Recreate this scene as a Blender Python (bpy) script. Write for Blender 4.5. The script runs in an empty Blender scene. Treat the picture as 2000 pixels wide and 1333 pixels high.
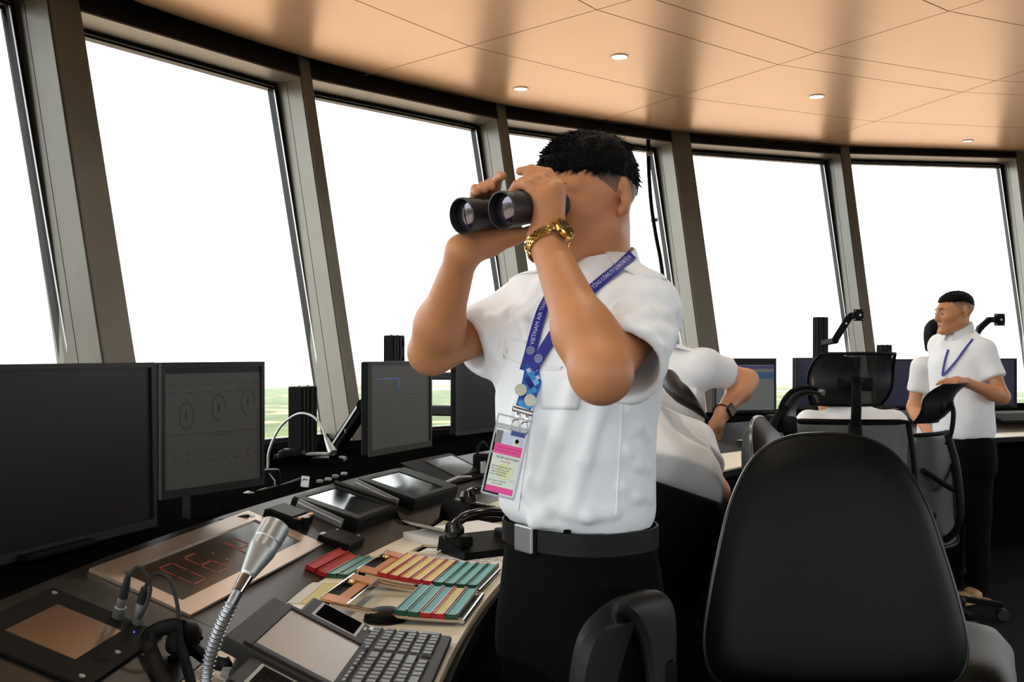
import bpy, bmesh, math, random
import numpy as np
from mathutils import Vector, Matrix, noise as mnoise
random.seed(7); rng = np.random.default_rng(7)
S = bpy.context.scene; COL = S.collection
PI = math.pi
CAMZ = 1.32; F = 2000.0; HZ = 690.0            # camera height, focal length in px (of 2000), horizon row
# ------------------------------------------------------------------ camera, light, exposure
cam = bpy.data.cameras.new('camera'); camo = bpy.data.objects.new('camera', cam); COL.objects.link(camo)
camo.location = (0, 0, CAMZ); camo.rotation_euler = (PI/2, 0, 0)
cam.sensor_width = 36; cam.lens = 36*F/2000; cam.shift_y = (HZ-666.5)/2000; cam.clip_end = 60000; cam.clip_start = .05
S.camera = camo
S.view_settings.view_transform = 'Standard'; S.view_settings.look = 'None'
S.view_settings.exposure = 1.0; S.view_settings.gamma = 1.0; S.view_settings.use_curve_mapping = False
w = bpy.data.worlds.new('sky'); S.world = w; w.use_nodes = True
nt = w.node_tree; nt.nodes.clear()
wo = nt.nodes.new('ShaderNodeOutputWorld'); bg = nt.nodes.new('ShaderNodeBackground')
tc = nt.nodes.new('ShaderNodeTexCoord'); sx = nt.nodes.new('ShaderNodeSeparateXYZ'); rp = nt.nodes.new('ShaderNodeValToRGB')
nt.links.new(tc.outputs['Generated'], sx.inputs[0]); nt.links.new(sx.outputs['Z'], rp.inputs[0])
rp.color_ramp.elements[0].position = 0.0; rp.color_ramp.elements[0].color = (.80, .88, .96, 1)
rp.color_ramp.elements[1].position = .10; rp.color_ramp.elements[1].color = (.98, .99, 1.0, 1)
nt.links.new(rp.outputs[0], bg.inputs['Color']); bg.inputs['Strength'].default_value = 2.6
nt.links.new(bg.outputs[0], wo.inputs[0])
S.cycles.max_bounces = 10; S.cycles.diffuse_bounces = 5; S.cycles.glossy_bounces = 4
S.cycles.transparent_max_bounces = 16; S.cycles.transmission_bounces = 6
S.cycles.sample_clamp_indirect = 8.0; S.cycles.caustics_reflective = False; S.cycles.caustics_refractive = False
S.cycles.volume_bounces = 1
# ------------------------------------------------------------------ helpers
def lin(r, g, b):
    f = lambda c: c/12.92 if c <= .04045 else ((c+.055)/1.055)**2.4
    return (f(r/255), f(g/255), f(b/255))
def mat(name, col, rough=.5, metal=0., spec=.5, bump=None, var=None, emit=None, coat=0., sheen=0., sss=0., alpha=1., trans=0., aniso=None):
    m = bpy.data.materials.new(name); m.use_nodes = True; t = m.node_tree; b = t.nodes['Principled BSDF']
    b.inputs['Base Color'].default_value = (*col, 1); b.inputs['Roughness'].default_value = rough
    b.inputs['Metallic'].default_value = metal; b.inputs['Specular IOR Level'].default_value = spec
    b.inputs['Coat Weight'].default_value = coat; b.inputs['Sheen Weight'].default_value = sheen
    b.inputs['Alpha'].default_value = alpha; b.inputs['Transmission Weight'].default_value = trans
    if sss:
        b.inputs['Subsurface Weight'].default_value = sss; b.inputs['Subsurface Radius'].default_value = (.012, .004, .002); b.inputs['Subsurface Scale'].default_value = 1.0
    if emit: b.inputs['Emission Color'].default_value = (*emit[0], 1); b.inputs['Emission Strength'].default_value = emit[1]
    tcn = None
    if bump or var: tcn = t.nodes.new('ShaderNodeTexCoord')
    if var:   # (scale, amount, [stretch])
        n = t.nodes.new('ShaderNodeTexNoise'); n.inputs['Scale'].default_value = var[0]; n.inputs['Detail'].default_value = 4
        src = tcn.outputs['Object']
        if len(var) > 2:
            mp = t.nodes.new('ShaderNodeMapping'); mp.inputs['Scale'].default_value = var[2]; t.links.new(src, mp.inputs[0]); src = mp.outputs[0]
        t.links.new(src, n.inputs['Vector'])
        mx = t.nodes.new('ShaderNodeMix'); mx.data_type = 'RGBA'
        lo = tuple(max(0, c*(1-var[1])) for c in col); hi = tuple(min(1, c*(1+var[1])) for c in col)
        mx.inputs[6].default_value = (*lo, 1); mx.inputs[7].default_value = (*hi, 1)
        t.links.new(n.outputs['Fac'], mx.inputs[0]); t.links.new(mx.outputs[2], b.inputs['Base Color'])
    if bump:  # (scale, strength, dist, [stretch])
        n = t.nodes.new('ShaderNodeTexNoise'); n.inputs['Scale'].default_value = bump[0]; n.inputs['Detail'].default_value = 3
        src = tcn.outputs['Object']
        if len(bump) > 3:
            mp = t.nodes.new('ShaderNodeMapping'); mp.inputs['Scale'].default_value = bump[3]; t.links.new(src, mp.inputs[0]); src = mp.outputs[0]
        t.links.new(src, n.inputs['Vector'])
        bp = t.nodes.new('ShaderNodeBump'); bp.inputs['Strength'].default_value = bump[1]; bp.inputs['Distance'].default_value = bump[2]
        t.links.new(n.outputs['Fac'], bp.inputs['Height']); t.links.new(bp.outputs[0], b.inputs['Normal'])
    return m
def tag(o, label=None, cat=None, group=None, kind=None):
    if label: o['label'] = label
    if cat: o['category'] = cat
    if group: o['group'] = group
    if kind: o['kind'] = kind
    return o
def thing(name, label, cat, loc=(0, 0, 0), rz=0, group=None):
    o = bpy.data.objects.new(name, None); COL.objects.link(o); o.empty_display_size = .05
    o.location = loc; o.rotation_euler = (0, 0, rz)
    return tag(o, label, cat, group)
def struct(o): o['kind'] = 'structure'; return o
def link(name, me, m, parent=None, smooth=False):
    o = bpy.data.objects.new(name, me); COL.objects.link(o)
    if m is not None:
        me.materials.clear()
        for q in (m if isinstance(m, (list, tuple)) else [m]): me.materials.append(q)
    if smooth: me.polygons.foreach_set('use_smooth', [True]*len(me.polygons))
    if parent is not None: o.parent = parent
    return o
def vec(*a): return np.array(a, float)
def unit(v): v = np.asarray(v, float); return v/np.linalg.norm(v)
def px(u, v, y): return vec((u-1000)/F*y, y, CAMZ+(HZ-v)/F*y)      # where the sight line through (u, v) reaches distance y
def onz(u, v, z):                                                     # ... or a height z
    y = F*(CAMZ-z)/(v-HZ); return vec((u-1000)/F*y, y, z)
class MB:
    """collects shapes; build() links them as one mesh"""
    def __init__(s): s.v = []; s.f = []; s.sm = []
    def add(s, v, f, smooth=False):
        n = len(s.v); s.v += [tuple(map(float, p)) for p in v]; s.f += [tuple(n+i for i in q) for q in f]; s.sm += [smooth]*len(f); return s
    def box(s, c, sz, R=None, bev=0, seg=2):
        c = np.array(c, float); h = np.array(sz, float)/2
        if bev:
            bm = bmesh.new(); bmesh.ops.create_cube(bm, size=1)
            bmesh.ops.scale(bm, vec=Vector(sz), verts=bm.verts)
            bmesh.ops.bevel(bm, geom=bm.edges[:], offset=min(bev, min(sz)*.49), segments=seg, affect='EDGES', profile=.5)
            v = np.array([q.co[:] for q in bm.verts]); bm.verts.index_update(); f = [[q.index for q in p.verts] for p in bm.faces]; bm.free()
        else:
            v = np.array([(x, y, z) for x in (-1, 1) for y in (-1, 1) for z in (-1, 1)])*h
            f = [(0, 1, 3, 2), (4, 6, 7, 5), (0, 4, 5, 1), (2, 3, 7, 6), (0, 2, 6, 4), (1, 5, 7, 3)]
        if R is not None: v = v @ np.array(R, float).T
        return s.add(v+c, f)
    def hexa(s, q):  # 8 corners: bottom 4 (ccw), top 4
        return s.add(q, [(3, 2, 1, 0), (4, 5, 6, 7), (0, 1, 5, 4), (1, 2, 6, 5), (2, 3, 7, 6), (3, 0, 4, 7)])
    def beam(s, a, b, wd, ht, up=(0, 0, 1), bev=0):
        a = np.array(a, float); b = np.array(b, float); d = unit(b-a); x = np.cross(d, np.array(up, float))
        if np.linalg.norm(x) < 1e-4: x = np.cross(d, (1, 0, 0))
        x = unit(x); z = np.cross(x, d)
        return s.box((a+b)/2, (wd, np.linalg.norm(b-a), ht), np.array([x, d, z]).T, bev)
    def prism(s, poly, z0, z1, M=None):   # poly of (x, y), extruded along z
        n = len(poly); v = [(x, y, z0) for x, y in poly]+[(x, y, z1) for x, y in poly]
        if M is not None: v = [M @ Vector(p) for p in v]
        return s.add(v, [tuple(range(n))[::-1], tuple(range(n, 2*n))]+[(i, (i+1) % n, n+(i+1) % n, n+i) for i in range(n)])
    def tube(s, pts, r, n=10, cap=True, smooth=True, flat=None):
        P = np.array(pts, float); m = len(P); R = np.broadcast_to(np.array(r, float), (m,))
        T = np.gradient(P, axis=0); T /= np.linalg.norm(T, axis=1)[:, None]+1e-12
        u = np.cross(T[0], (0, 0, 1)); 
        if np.linalg.norm(u) < .1: u = np.cross(T[0], (1, 0, 0))
        u = unit(u); V = []
        for i in range(m):
            u = u-T[i]*(u@T[i]); u = unit(u); w_ = np.cross(T[i], u)
            for k in range(n):
                a = 2*PI*k/n; V.append(P[i]+R[i]*(math.cos(a)*u+(flat or 1)*math.sin(a)*w_))
        f = [(i*n+k, i*n+(k+1) % n, (i+1)*n+(k+1) % n, (i+1)*n+k) for i in range(m-1) for k in range(n)]
        s.add(V, f, smooth)
        if cap:
            b = len(s.v)-m*n; s.f += [tuple(b+k for k in range(n))[::-1], tuple(b+(m-1)*n+k for k in range(n))]; s.sm += [False]*2
        return s
    def lathe(s, prof, c=(0, 0, 0), axis=(0, 0, 1), n=24, smooth=True, sharp=24):   # prof of (r, h); corners sharper than `sharp` get their own edge
        ax = unit(axis); x = np.cross(ax, (0, 0, 1) if abs(ax[2]) < .9 else (1, 0, 0)); x = unit(x); y = np.cross(ax, x); c = np.array(c, float)
        ring = lambda r, h: [c+ax*h+r*(math.cos(2*PI*k/n)*x+math.sin(2*PI*k/n)*y) for k in range(n)]
        m = len(prof); dirs = [math.degrees(math.atan2(prof[i+1][1]-prof[i][1], prof[i+1][0]-prof[i][0])) for i in range(m-1)]
        V = ring(*prof[0]); fcs = [tuple(range(n))[::-1]]; last = 0
        for i in range(1, m):
            V += ring(*prof[i]); cur = len(V)-n
            fcs += [(last+k, last+(k+1) % n, cur+(k+1) % n, cur+k) for k in range(n)]; last = cur
            if i < m-1 and abs((dirs[i]-dirs[i-1]+180) % 360-180) > sharp: V += ring(*prof[i]); last = len(V)-n
        fcs.append(tuple(last+k for k in range(n)))
        s.add(V, fcs, smooth); s.sm[-1] = s.sm[-len(fcs)] = False
        return s
    def cyl(s, c, r, h, axis=(0, 0, 1), n=20): return s.lathe([(r, -h/2), (r, h/2)], c, axis, n)
    def sphere(s, c, r, n=12, sc=(1, 1, 1)):
        V = [(c[0]+r*sc[0]*math.sin(PI*i/n)*math.cos(2*PI*k/(2*n)), c[1]+r*sc[1]*math.sin(PI*i/n)*math.sin(2*PI*k/(2*n)), c[2]+r*sc[2]*math.cos(PI*i/n)) for i in range(n+1) for k in range(2*n)]
        return s.add(V, [(i*2*n+k, (i+1)*2*n+k, (i+1)*2*n+(k+1) % (2*n), i*2*n+(k+1) % (2*n)) for i in range(n) for k in range(2*n)], True)
    def mesh(s, name='m'):
        me = bpy.data.meshes.new(name); me.from_pydata(s.v, [], s.f); me.polygons.foreach_set('use_smooth', s.sm); me.update()
        bm = bmesh.new(); bm.from_mesh(me); bmesh.ops.recalc_face_normals(bm, faces=bm.faces[:]); bm.to_mesh(me); bm.free()
        if any(s.sm): me.set_sharp_from_angle(angle=math.radians(38))
        return me
    def build(s, name, m, parent=None, org=None):
        if org is not None: s.v = [(p[0]-org[0], p[1]-org[1], p[2]-org[2]) for p in s.v]
        return link(name, s.mesh(name), m, parent)
def bez(p, n=24):   # smooth curve through points (Catmull-Rom)
    P = np.array(p, float); P = np.vstack([2*P[0]-P[1], P, 2*P[-1]-P[-2]]); out = []
    k = len(P)-3
    for i in range(k):
        a, b, c, d = P[i:i+4]
        for t in np.linspace(0, 1, n//k+2)[:-1]:
            out.append(.5*((2*b)+(-a+c)*t+(2*a-5*b+4*c-d)*t*t+(-a+3*b-3*c+d)*t**3))
    out.append(P[-2]); return np.array(out)
# ------------------------------------------------------------------ materials
M = {}
M['ceil'] = mat('ceiling_panel_satin', (.58, .375, .215), .30, .42, .5, var=(1.3, .05))
M['gap'] = mat('ceiling_joint', (.10, .055, .03), .7)
M['mull'] = mat('mullion_grey', lin(112, 109, 99), .42, .3, .5, var=(5, .12), bump=(9, .06, .01))
M['black'] = mat('black_plastic', (.0045, .0045, .0042), .5, 0, .06)
M['black2'] = mat('black_matt', (.0032, .0032, .003), .9, 0, 0.)
M['frame'] = mat('window_frame', (.008, .0075, .0065), .45, .1, .25)
M['gasket'] = mat('gasket_bright', (.55, .56, .55), .3, .6)
M['floor'] = mat('carpet', (.006, .0057, .0054), .95, 0, .1, bump=(160, .6, .01), var=(40, .4))
M['steel'] = mat('brushed_steel', (.52, .40, .31), .34, .85, .5, var=(3, .06, (1, 60, 1)))
M['chrome'] = mat('chrome', (.55, .55, .55), .16, 1)
M['alu'] = mat('satin_aluminium', (.36, .37, .37), .42, .85)
M['darkdesk'] = mat('dark_desk_laminate', (.010, .0085, .007), .33, 0, .28, bump=(300, .05, .002))
M['cream'] = mat('cream_desk_laminate', lin(228, 216, 190), .42, 0, .35, var=(6, .05))
M['screen'] = mat('screen_glass_off', (.006, .006, .007), .12, 0, .5)
# ------------------------------------------------------------------ the tower cab: 30-sided ring of leaning windows
C0 = vec(5.50, 1.35); R0 = 9.08; PH = math.radians(152.3); DT = math.radians(12); LEAN = .22; CEILZ = 3.37
def pol(r, th, z=None):
    p = (C0[0]+r*math.cos(th), C0[1]+r*math.sin(th)); return p if z is None else vec(p[0], p[1], z)
ceiling = MB()
CC = vec(5.615, 1.43); RC = 9.03
ceiling.lathe([(RC-.02, CEILZ+.012), (RC-.02, CEILZ+.07)], (CC[0], CC[1], 0), n=180)
ceil_o = struct(ceiling.build('ceiling', M['gap']))
seam0 = math.radians(107.5); dseg = math.radians(15)
rings = [0.6, 2.2, 3.4, 4.5, 5.58, 6.58, 6.93, 8.0, RC]
pm = {}
for s in range(24):
    for i in range(len(rings)-1):
        a0 = seam0+s*dseg; a1 = a0+dseg; g = .004
        r0, r1 = rings[i], rings[i+1]
        mb = MB(); n = 10 if i == len(rings)-2 else 1
        kk = lambda r: g/r
        def arc(r, last):
            e = [a0+kk(r)+(a1-a0-2*kk(r))*k/n for k in range(n+1)]
            if last: return [(CC[0]+r*math.cos(q), CC[1]+r*math.sin(q)) for q in e]
            # straight joint between the two seams
            A, B = [np.array((CC[0]+r*math.cos(q), CC[1]+r*math.sin(q))) for q in (a0+kk(r), a1-kk(r))]
            return [tuple(A+(B-A)*k/n) for k in range(n+1)]
        inner = arc(r0+g, False); outer = arc(r1-(0 if i == len(rings)-2 else g), i == len(rings)-2)
        poly = inner+outer[::-1]
        mb.prism(poly, CEILZ, CEILZ+.011)
        mb.build('ceiling_panel', M['ceil'], ceil_o)
floor = MB().lathe([(R0+1, -.05), (R0+1, 0)], (C0[0], C0[1], 0), n=90)
struct(floor.build('floor', M['floor']))
roof = MB().lathe([(R0+1.6, CEILZ+.35), (R0+1.6, CEILZ+.45)], (C0[0], C0[1], 0), n=90)
struct(roof.build('trim_1', M['black2']))
glassm = bpy.data.materials.new('window_glass'); glassm.use_nodes = True; t = glassm.node_tree; t.nodes.clear()
o_ = t.nodes.new('ShaderNodeOutputMaterial'); tr = t.nodes.new('ShaderNodeBsdfTransparent'); gl = t.nodes.new('ShaderNodeBsdfGlossy'); mx = t.nodes.new('ShaderNodeMixShader'); fr = t.nodes.new('ShaderNodeFresnel')
tr.inputs[0].default_value = (.93, .97, .96, 1); gl.inputs['Roughness'].default_value = .02; fr.inputs[0].default_value = 1.3
t.links.new(fr.outputs[0], mx.inputs[0]); t.links.new(tr.outputs[0], mx.inputs[1]); t.links.new(gl.outputs[0], mx.inputs[2]); t.links.new(mx.outputs[0], o_.inputs[0])
M['glass'] = glassm
SILL = .74
def lean(p, z): return LEAN*(z-CEILZ)
tn = 2
for k in range(30):
    th = PH-DT*k; n = vec(math.cos(th), math.sin(th), 0); e = vec(n[1], -n[0], 0)
    main = k % 3 == 0; wd = .21 if main else .095; dp = .36 if main else .31
    base = vec(C0[0], C0[1], 0)+n*R0
    def pt(a, b, z): q = base+e*a+n*(b+LEAN*(z-CEILZ)); return vec(q[0], q[1], z)
    z0, z1 = .02, CEILZ+.30
    mb = MB()
    ch = .006
    def ring(z): return [pt(ch, 0, z), pt(wd-ch, 0, z), pt(wd, ch, z), pt(wd, dp, z), pt(0, dp, z), pt(0, ch, z)]
    q = ring(z0)+ring(z1)
    mb.add(q, [tuple(range(6))[::-1], tuple(range(6, 12))]+[(i, (i+1) % 6, 6+(i+1) % 6, 6+i) for i in range(6)])
    # bolted joint collar low on the pillar
    po = struct(mb.build('trim_%d' % tn, M['mull'])); tn += 1
    # two narrow side casings with an open joint between them, on both flanks
    for sd in (0, 1):
        a = -.008 if sd == 0 else wd+.008
        mc = MB()
        for (b0, b1) in ((.012, dp*.52), (dp*.52+.006, dp)):
            a0, a1 = sorted((a, 0 if sd == 0 else wd))
            mc.hexa([pt(a0, b0, z0), pt(a1, b0, z0), pt(a1, b1, z0), pt(a0, b1, z0), pt(a0, b0, z1-.01), pt(a1, b0, z1-.01), pt(a1, b1, z1-.01), pt(a0, b1, z1-.01)])
        mc.build('casing', M['mull'], po)
# bays
for k in range(30):
    thA = PH-DT*k; thB = thA-DT; thM = (thA+thB)/2
    nA = vec(math.cos(thA), math.sin(thA), 0); nB = vec(math.cos(thB), math.sin(thB), 0); eA = vec(nA[1], -nA[0], 0)
    wd = .21 if k % 3 == 0 else .095
    A = vec(C0[0], C0[1], 0)+nA*R0+eA*wd; B = vec(C0[0], C0[1], 0)+nB*R0
    e = unit(B-A); n = vec(-e[1], e[0], 0); L = np.linalg.norm(B-A)
    HEAD = {0: 3.235, 1: 3.245, 2: 3.265, 3: 3.28, 4: 3.295}.get(k, 3.28)
    def pt(a, b, z): q = A+e*a+n*(b+LEAN*(z-CEILZ)); return vec(q[0], q[1], z)
    def blk(mb, a0, a1, b0, b1, zz0, zz1):
        return mb.hexa([pt(a0, b0, zz0), pt(a1, b0, zz0), pt(a1, b1, zz0), pt(a0, b1, zz0), pt(a0, b0, zz1), pt(a1, b0, zz1), pt(a1, b1, zz1), pt(a0, b1, zz1)])
    G = .29
    wn = bpy.data.objects.new('window_%d' % (k+1), None); COL.objects.link(wn); wn['kind'] = 'structure'
    fm = MB(); fw = .020
    blk(fm, -.02, fw, G-.02, G+.05, SILL, HEAD); blk(fm, L-fw, L+.02, G-.02, G+.05, SILL, HEAD)
    blk(fm, fw, L-fw, G-.02, G+.05, HEAD-.045, HEAD+.01); blk(fm, fw, L-fw, G-.02, G+.05, SILL, SILL+.03)
    fm.build('window_frame', M['frame'], wn)
    gm = MB(); t_ = .006
    blk(gm, fw, fw+t_, G-.028, G-.018, SILL+.03, HEAD-.045); blk(gm, L-fw-t_, L-fw, G-.028, G-.018, SILL+.03, HEAD-.045)
    blk(gm, fw, L-fw, G-.03, G-.018, HEAD-.03, HEAD-.024); blk(gm, fw, L-fw, G-.03, G+.0, SILL+.03, SILL+.036)
    gm.build('gasket', M['gasket'], wn)
    pm_ = MB(); pm_.add([pt(fw, G+.01, SILL+.03), pt(L-fw, G+.01, SILL+.03), pt(L-fw, G+.01, HEAD-.045), pt(fw, G+.01, HEAD-.045)], [(0, 1, 2, 3)])
    pm_.build('glass_pane', M['glass'], wn)
    hd = MB(); blk(hd, -.02, L+.02, .012, G+.05, HEAD+.012, CEILZ+.30)  # header face coloured black to stand for the shade under the ceiling edge
    struct(hd.build('trim_%d' % tn, M['frame'])); tn += 1
    rv = MB(); blk(rv, -.0, L+.0, .0, G-.021, HEAD, HEAD+.012)      # painted reveal under the header
    struct(rv.build('trim_%d' % tn, M['mull'])); tn += 1
    sl = MB(); blk(sl, -.02, L+.02, -.02, G+.05, 0.0, SILL)
    struct(sl.build('wall_bay_%d' % (k+1), M['black2']))
# ends of the joint bars showing past the ceiling edge
for sg_ in range(-2, 4):
    a = seam0+sg_*dseg; d_ = vec(math.cos(a), math.sin(a), 0); c_ = vec(CC[0], CC[1], CEILZ+.006)
    MB().beam(c_+d_*(RC-.25), c_+d_*(RC+.10), .03, .006).build('joint_bar', M['lamp_rim'] if 'lamp_rim' in M else M['ceil'], ceil_o)
# downlights in the ceiling
M['lamp_on'] = mat('lamp_lens_on', (1, 1, 1), .4, emit=((1, .97, .9), 9.0)); M['lamp_off'] = mat('lamp_lens_dim', (.9, .8, .6), .4, emit=((1, .86, .6), .9))
M['lamp_rim'] = mat('lamp_rim', (.85, .78, .68), .35)
def downlight(p, on, lab, r):
    d = thing('ceiling_light', lab, 'ceiling light', tuple(p), 0, 'recessed ceiling downlights')
    MB().lathe([(r+.004, 0), (r+.004, -.004), (r-.003, -.008), (r-.006, -.006), (r-.006, 0)], n=28).build('trim_ring', M['lamp_rim'], d)
    MB().lathe([(r-.006, -.004), (r-.006, -.001)], n=28).build('lens', M['lamp_on' if on else 'lamp_off'], d)
    if on:
        L = bpy.data.lights.new('downlight_beam', 'SPOT'); L.energy = LAMP_W; L.color = (1, .90, .76); L.spot_size = math.radians(140); L.spot_blend = .9; L.shadow_soft_size = .05
        lo = bpy.data.objects.new('downlight_beam', L); COL.objects.link(lo); lo.parent = d; lo.location = (0, 0, -.012)
LAMP_W = 26.0
for (u, v, on, lab) in ((1210, 110, 1, 'larger lit ceiling downlight seen just above the head of the man with binoculars'),
                        (1595, 188, 1, 'round lit ceiling downlight above the far seated person'),
                        (1017, 173, 0, 'round dim ceiling downlight near the left windows'),
                        (1890, 275, 0, 'small round dim ceiling downlight at the far right edge')):
    y = F*(CEILZ-CAMZ)/(HZ-v); downlight(((u-1000)/F*y, y, CEILZ), on, lab, .058 if v < 250 else .05)
for nm, r_, dg in (('third', 7.45, 145.5), ('fourth', 7.45, 161.0), ('fifth', 7.45, 176.5), ('sixth', 5.25, 137.5), ('seventh', 5.25, 153.5), ('eighth', 5.25, 169.5), ('ninth', 5.25, 185.5), ('tenth', 5.25, 121.5), ('eleventh', 5.25, 105.5)):  # lamps added out of view to brighten the console desk
    q = pol(r_, math.radians(dg)); downlight((q[0], q[1], CEILZ), 1, 'added ceiling downlight unseen above the frame, %s along the ring of lamps' % nm, .058)
# ------------------------------------------------------------------ the land below, and the haze over it
gz = -75.0
gm_ = bpy.data.materials.new('countryside'); gm_.use_nodes = True; t = gm_.node_tree; b = t.nodes['Principled BSDF']; b.inputs['Roughness'].default_value = 1; b.inputs['Specular IOR Level'].default_value = 0
tcn = t.nodes.new('ShaderNodeTexCoord')
n1 = t.nodes.new('ShaderNodeTexNoise'); n1.inputs['Scale'].default_value = .006; n1.inputs['Detail'].default_value = 3
n2 = t.nodes.new('ShaderNodeTexNoise'); n2.inputs['Scale'].default_value = .022; n2.inputs['Detail'].default_value = 7; n2.inputs['Roughness'].default_value = .72
for n_ in (n1, n2): t.links.new(tcn.outputs['Object'], n_.inputs['Vector'])
r1 = t.nodes.new('ShaderNodeValToRGB'); r2 = t.nodes.new('ShaderNodeValToRGB')
r2.color_ramp.elements[0].position = .35; r2.color_ramp.elements[0].color = (.012, .034, .005, 1); r2.color_ramp.elements[1].position = .62; r2.color_ramp.elements[1].color = (.085, .115, .018, 1)
r1.color_ramp.elements[0].position = .56; r1.color_ramp.elements[0].color = (0, 0, 0, 1); r1.color_ramp.elements[1].position = .64; r1.color_ramp.elements[1].color = (1, 1, 1, 1)
t.links.new(n1.outputs['Fac'], r1.inputs[0]); t.links.new(n2.outputs['Fac'], r2.inputs[0])
mxn = t.nodes.new('ShaderNodeMix'); mxn.data_type = 'RGBA'; t.links.new(r1.outputs[0], mxn.inputs[0]); t.links.new(r2.outputs[0], mxn.inputs[6]); mxn.inputs[7].default_value = (.50, .30, .17, 1)
ln_ = t.nodes.new('ShaderNodeVectorMath'); ln_.operation = 'LENGTH'; t.links.new(tcn.outputs['Object'], ln_.inputs[0])
mr1 = t.nodes.new('ShaderNodeMapRange'); mr1.inputs['From Min'].default_value = 620; mr1.inputs['From Max'].default_value = 820; t.links.new(ln_.outputs['Value'], mr1.inputs['Value'])
mx2 = t.nodes.new('ShaderNodeMix'); mx2.data_type = 'RGBA'; t.links.new(mr1.outputs[0], mx2.inputs[0]); mx2.inputs[6].default_value = (.46, .335, .245, 1); t.links.new(mxn.outputs[2], mx2.inputs[7])
mr2 = t.nodes.new('ShaderNodeMapRange'); mr2.inputs['From Min'].default_value = 2300; mr2.inputs['From Max'].default_value = 2700; t.links.new(ln_.outputs['Value'], mr2.inputs['Value'])
mx3 = t.nodes.new('ShaderNodeMix'); mx3.data_type = 'RGBA'; t.links.new(mr2.outputs[0], mx3.inputs[0]); t.links.new(mx2.outputs[2], mx3.inputs[6]); mx3.inputs[7].default_value = (.30, .205, .16, 1)
t.links.new(mx3.outputs[2], b.inputs['Base Color'])
gd = MB().lathe([(26000, gz-1), (26000, gz)], n=96, smooth=False)
tag(struct(gd.build('ground', gm_)))
hz = bpy.data.materials.new('haze'); hz.use_nodes = True; t = hz.node_tree; t.nodes.clear()
o_ = t.nodes.new('ShaderNodeOutputMaterial'); vs = t.nodes.new('ShaderNodeVolumeScatter'); vs.inputs['Color'].default_value = (.93, .97, 1, 1); vs.inputs['Density'].default_value = .00013
t.links.new(vs.outputs[0], o_.inputs['Volume'])
hb = MB().lathe([(24000, gz+.5), (24000, -8)], n=64, smooth=False)
tag(struct(hb.build('haze', hz)))
# ------------------------------------------------------------------ the ring console
ZD = .775; RB = 6.06; RE = 6.38; MS = .39; ZE = ZD+MS*(RE-RB); TILT = math.atan(MS); RF = 5.62
def rfront(th): d = math.degrees(th); return RF+.22*min(1, max(0, (150-d)/50))
def surf(u, v, z0=ZD, r0=RB, m=0., h=0.):     # point of the (possibly inclined) console surface seen at (u, v)
    d = vec((u-1000)/F, 1, (HZ-v)/F); lo, hi = .4, 14.
    g = lambda y: CAMZ+d[2]*y-(z0+h+m*(math.hypot(d[0]*y-C0[0], y-C0[1])-r0))
    ys = np.linspace(lo, hi, 400); vals = [g(y) for y in ys]
    for i in range(len(ys)-1):
        if vals[i] > 0 >= vals[i+1]: lo, hi = ys[i], ys[i+1]; break
    for _ in range(50):
        y = (lo+hi)/2
        if g(y) > 0: lo = y
        else: hi = y
    return vec(d[0]*y, y, CAMZ+d[2]*y)
def inc(u, v, h=0.): return surf(u, v, ZD, RB, MS, h)
def surfa(u, v, h=0.):
    p = onz(u, v, ZD+h); return p if math.hypot(p[0]-C0[0], p[1]-C0[1]) < RB else inc(u, v, h)
def thp(p): return math.atan2(p[1]-C0[1], p[0]-C0[0])
def place(name, label, cat, p, tilt=0., rot=0., group=None):     # local x = operator's right, y = outward, z = up
    o = thing(name, label, cat, tuple(p), 0, group); o.rotation_euler = (tilt, 0, thp(p)-PI/2+rot); return o
M['rubber'] = mat('rubber', (.014, .014, .014), .6, 0, .3)
M['grey'] = mat('grey_plastic', lin(120, 118, 112), .45)
M['dgrey'] = mat('dark_grey_plastic', (.012, .0117, .011), .52, 0, .2, bump=(400, .1, .001))
M['white'] = mat('white_plastic', lin(215, 215, 212), .45)
M['grey2'] = mat('light_grille_plastic', lin(150, 148, 142), .45)
M['copper'] = mat('copper_plate', lin(196, 132, 84), .4, .35)
M['brass'] = mat('brass', (.65, .45, .15), .3, 1)
M['paper'] = mat('paper', lin(222, 219, 216), .8, 0, .2)
M['ink'] = mat('ink', (.03, .03, .035), .8, 0, .1)
ths = [math.radians(d) for d in np.arange(186.2, 55, -12.0)]
wt = thing('worktop', 'long curved two-tone control console worktop, cream front and dark sloping back', 'worktop', (C0[0], C0[1], 0))
for k in range(len(ths)-1):
    a0, a1 = ths[k], ths[k+1]; n = 12; g = .0012
    q = [a0-g/6+(a1-a0+2*g/6)*i/n for i in range(n+1)]
    def band(r0, r1, zt0, zt1, th_):
        mb = MB(); V = []
        for a in q:
            f0 = r0(a) if callable(r0) else r0; f1 = r1
            for r, z in ((f0, zt0-th_), (f1, zt1-th_), (f1, zt1), (f0, zt0)): V.append((r*math.cos(a), r*math.sin(a), z))
        F_ = [(i*4+j, i*4+(j+1) % 4, (i+1)*4+(j+1) % 4, (i+1)*4+j) for i in range(n) for j in range(4)]
        return mb.add(V, F_+[(0, 1, 2, 3), tuple(n*4+j for j in range(4))[::-1]])
    band(lambda a: rfront(a)+.012, RB-.002, ZD, ZD, .028).build('cream_panel', M['cream'], wt)
    band(RB+.002, RE, ZD, ZE, .028).build('dark_panel', M['darkdesk'], wt)
    band(lambda a: rfront(a)-.006, rfront((a0+a1)/2)+.03, ZD-.004, ZD-.03, .03).build('edge_strip', M['black'], wt)
    band(RE+.002, RE+.42, ZE, ZE, .03).build('rear_shelf', M['black2'], wt)
    band(RE+.42, RE+.45, ZE+.03, ZE+.03, .08).build('rear_rail', M['black2'], wt)
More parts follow.
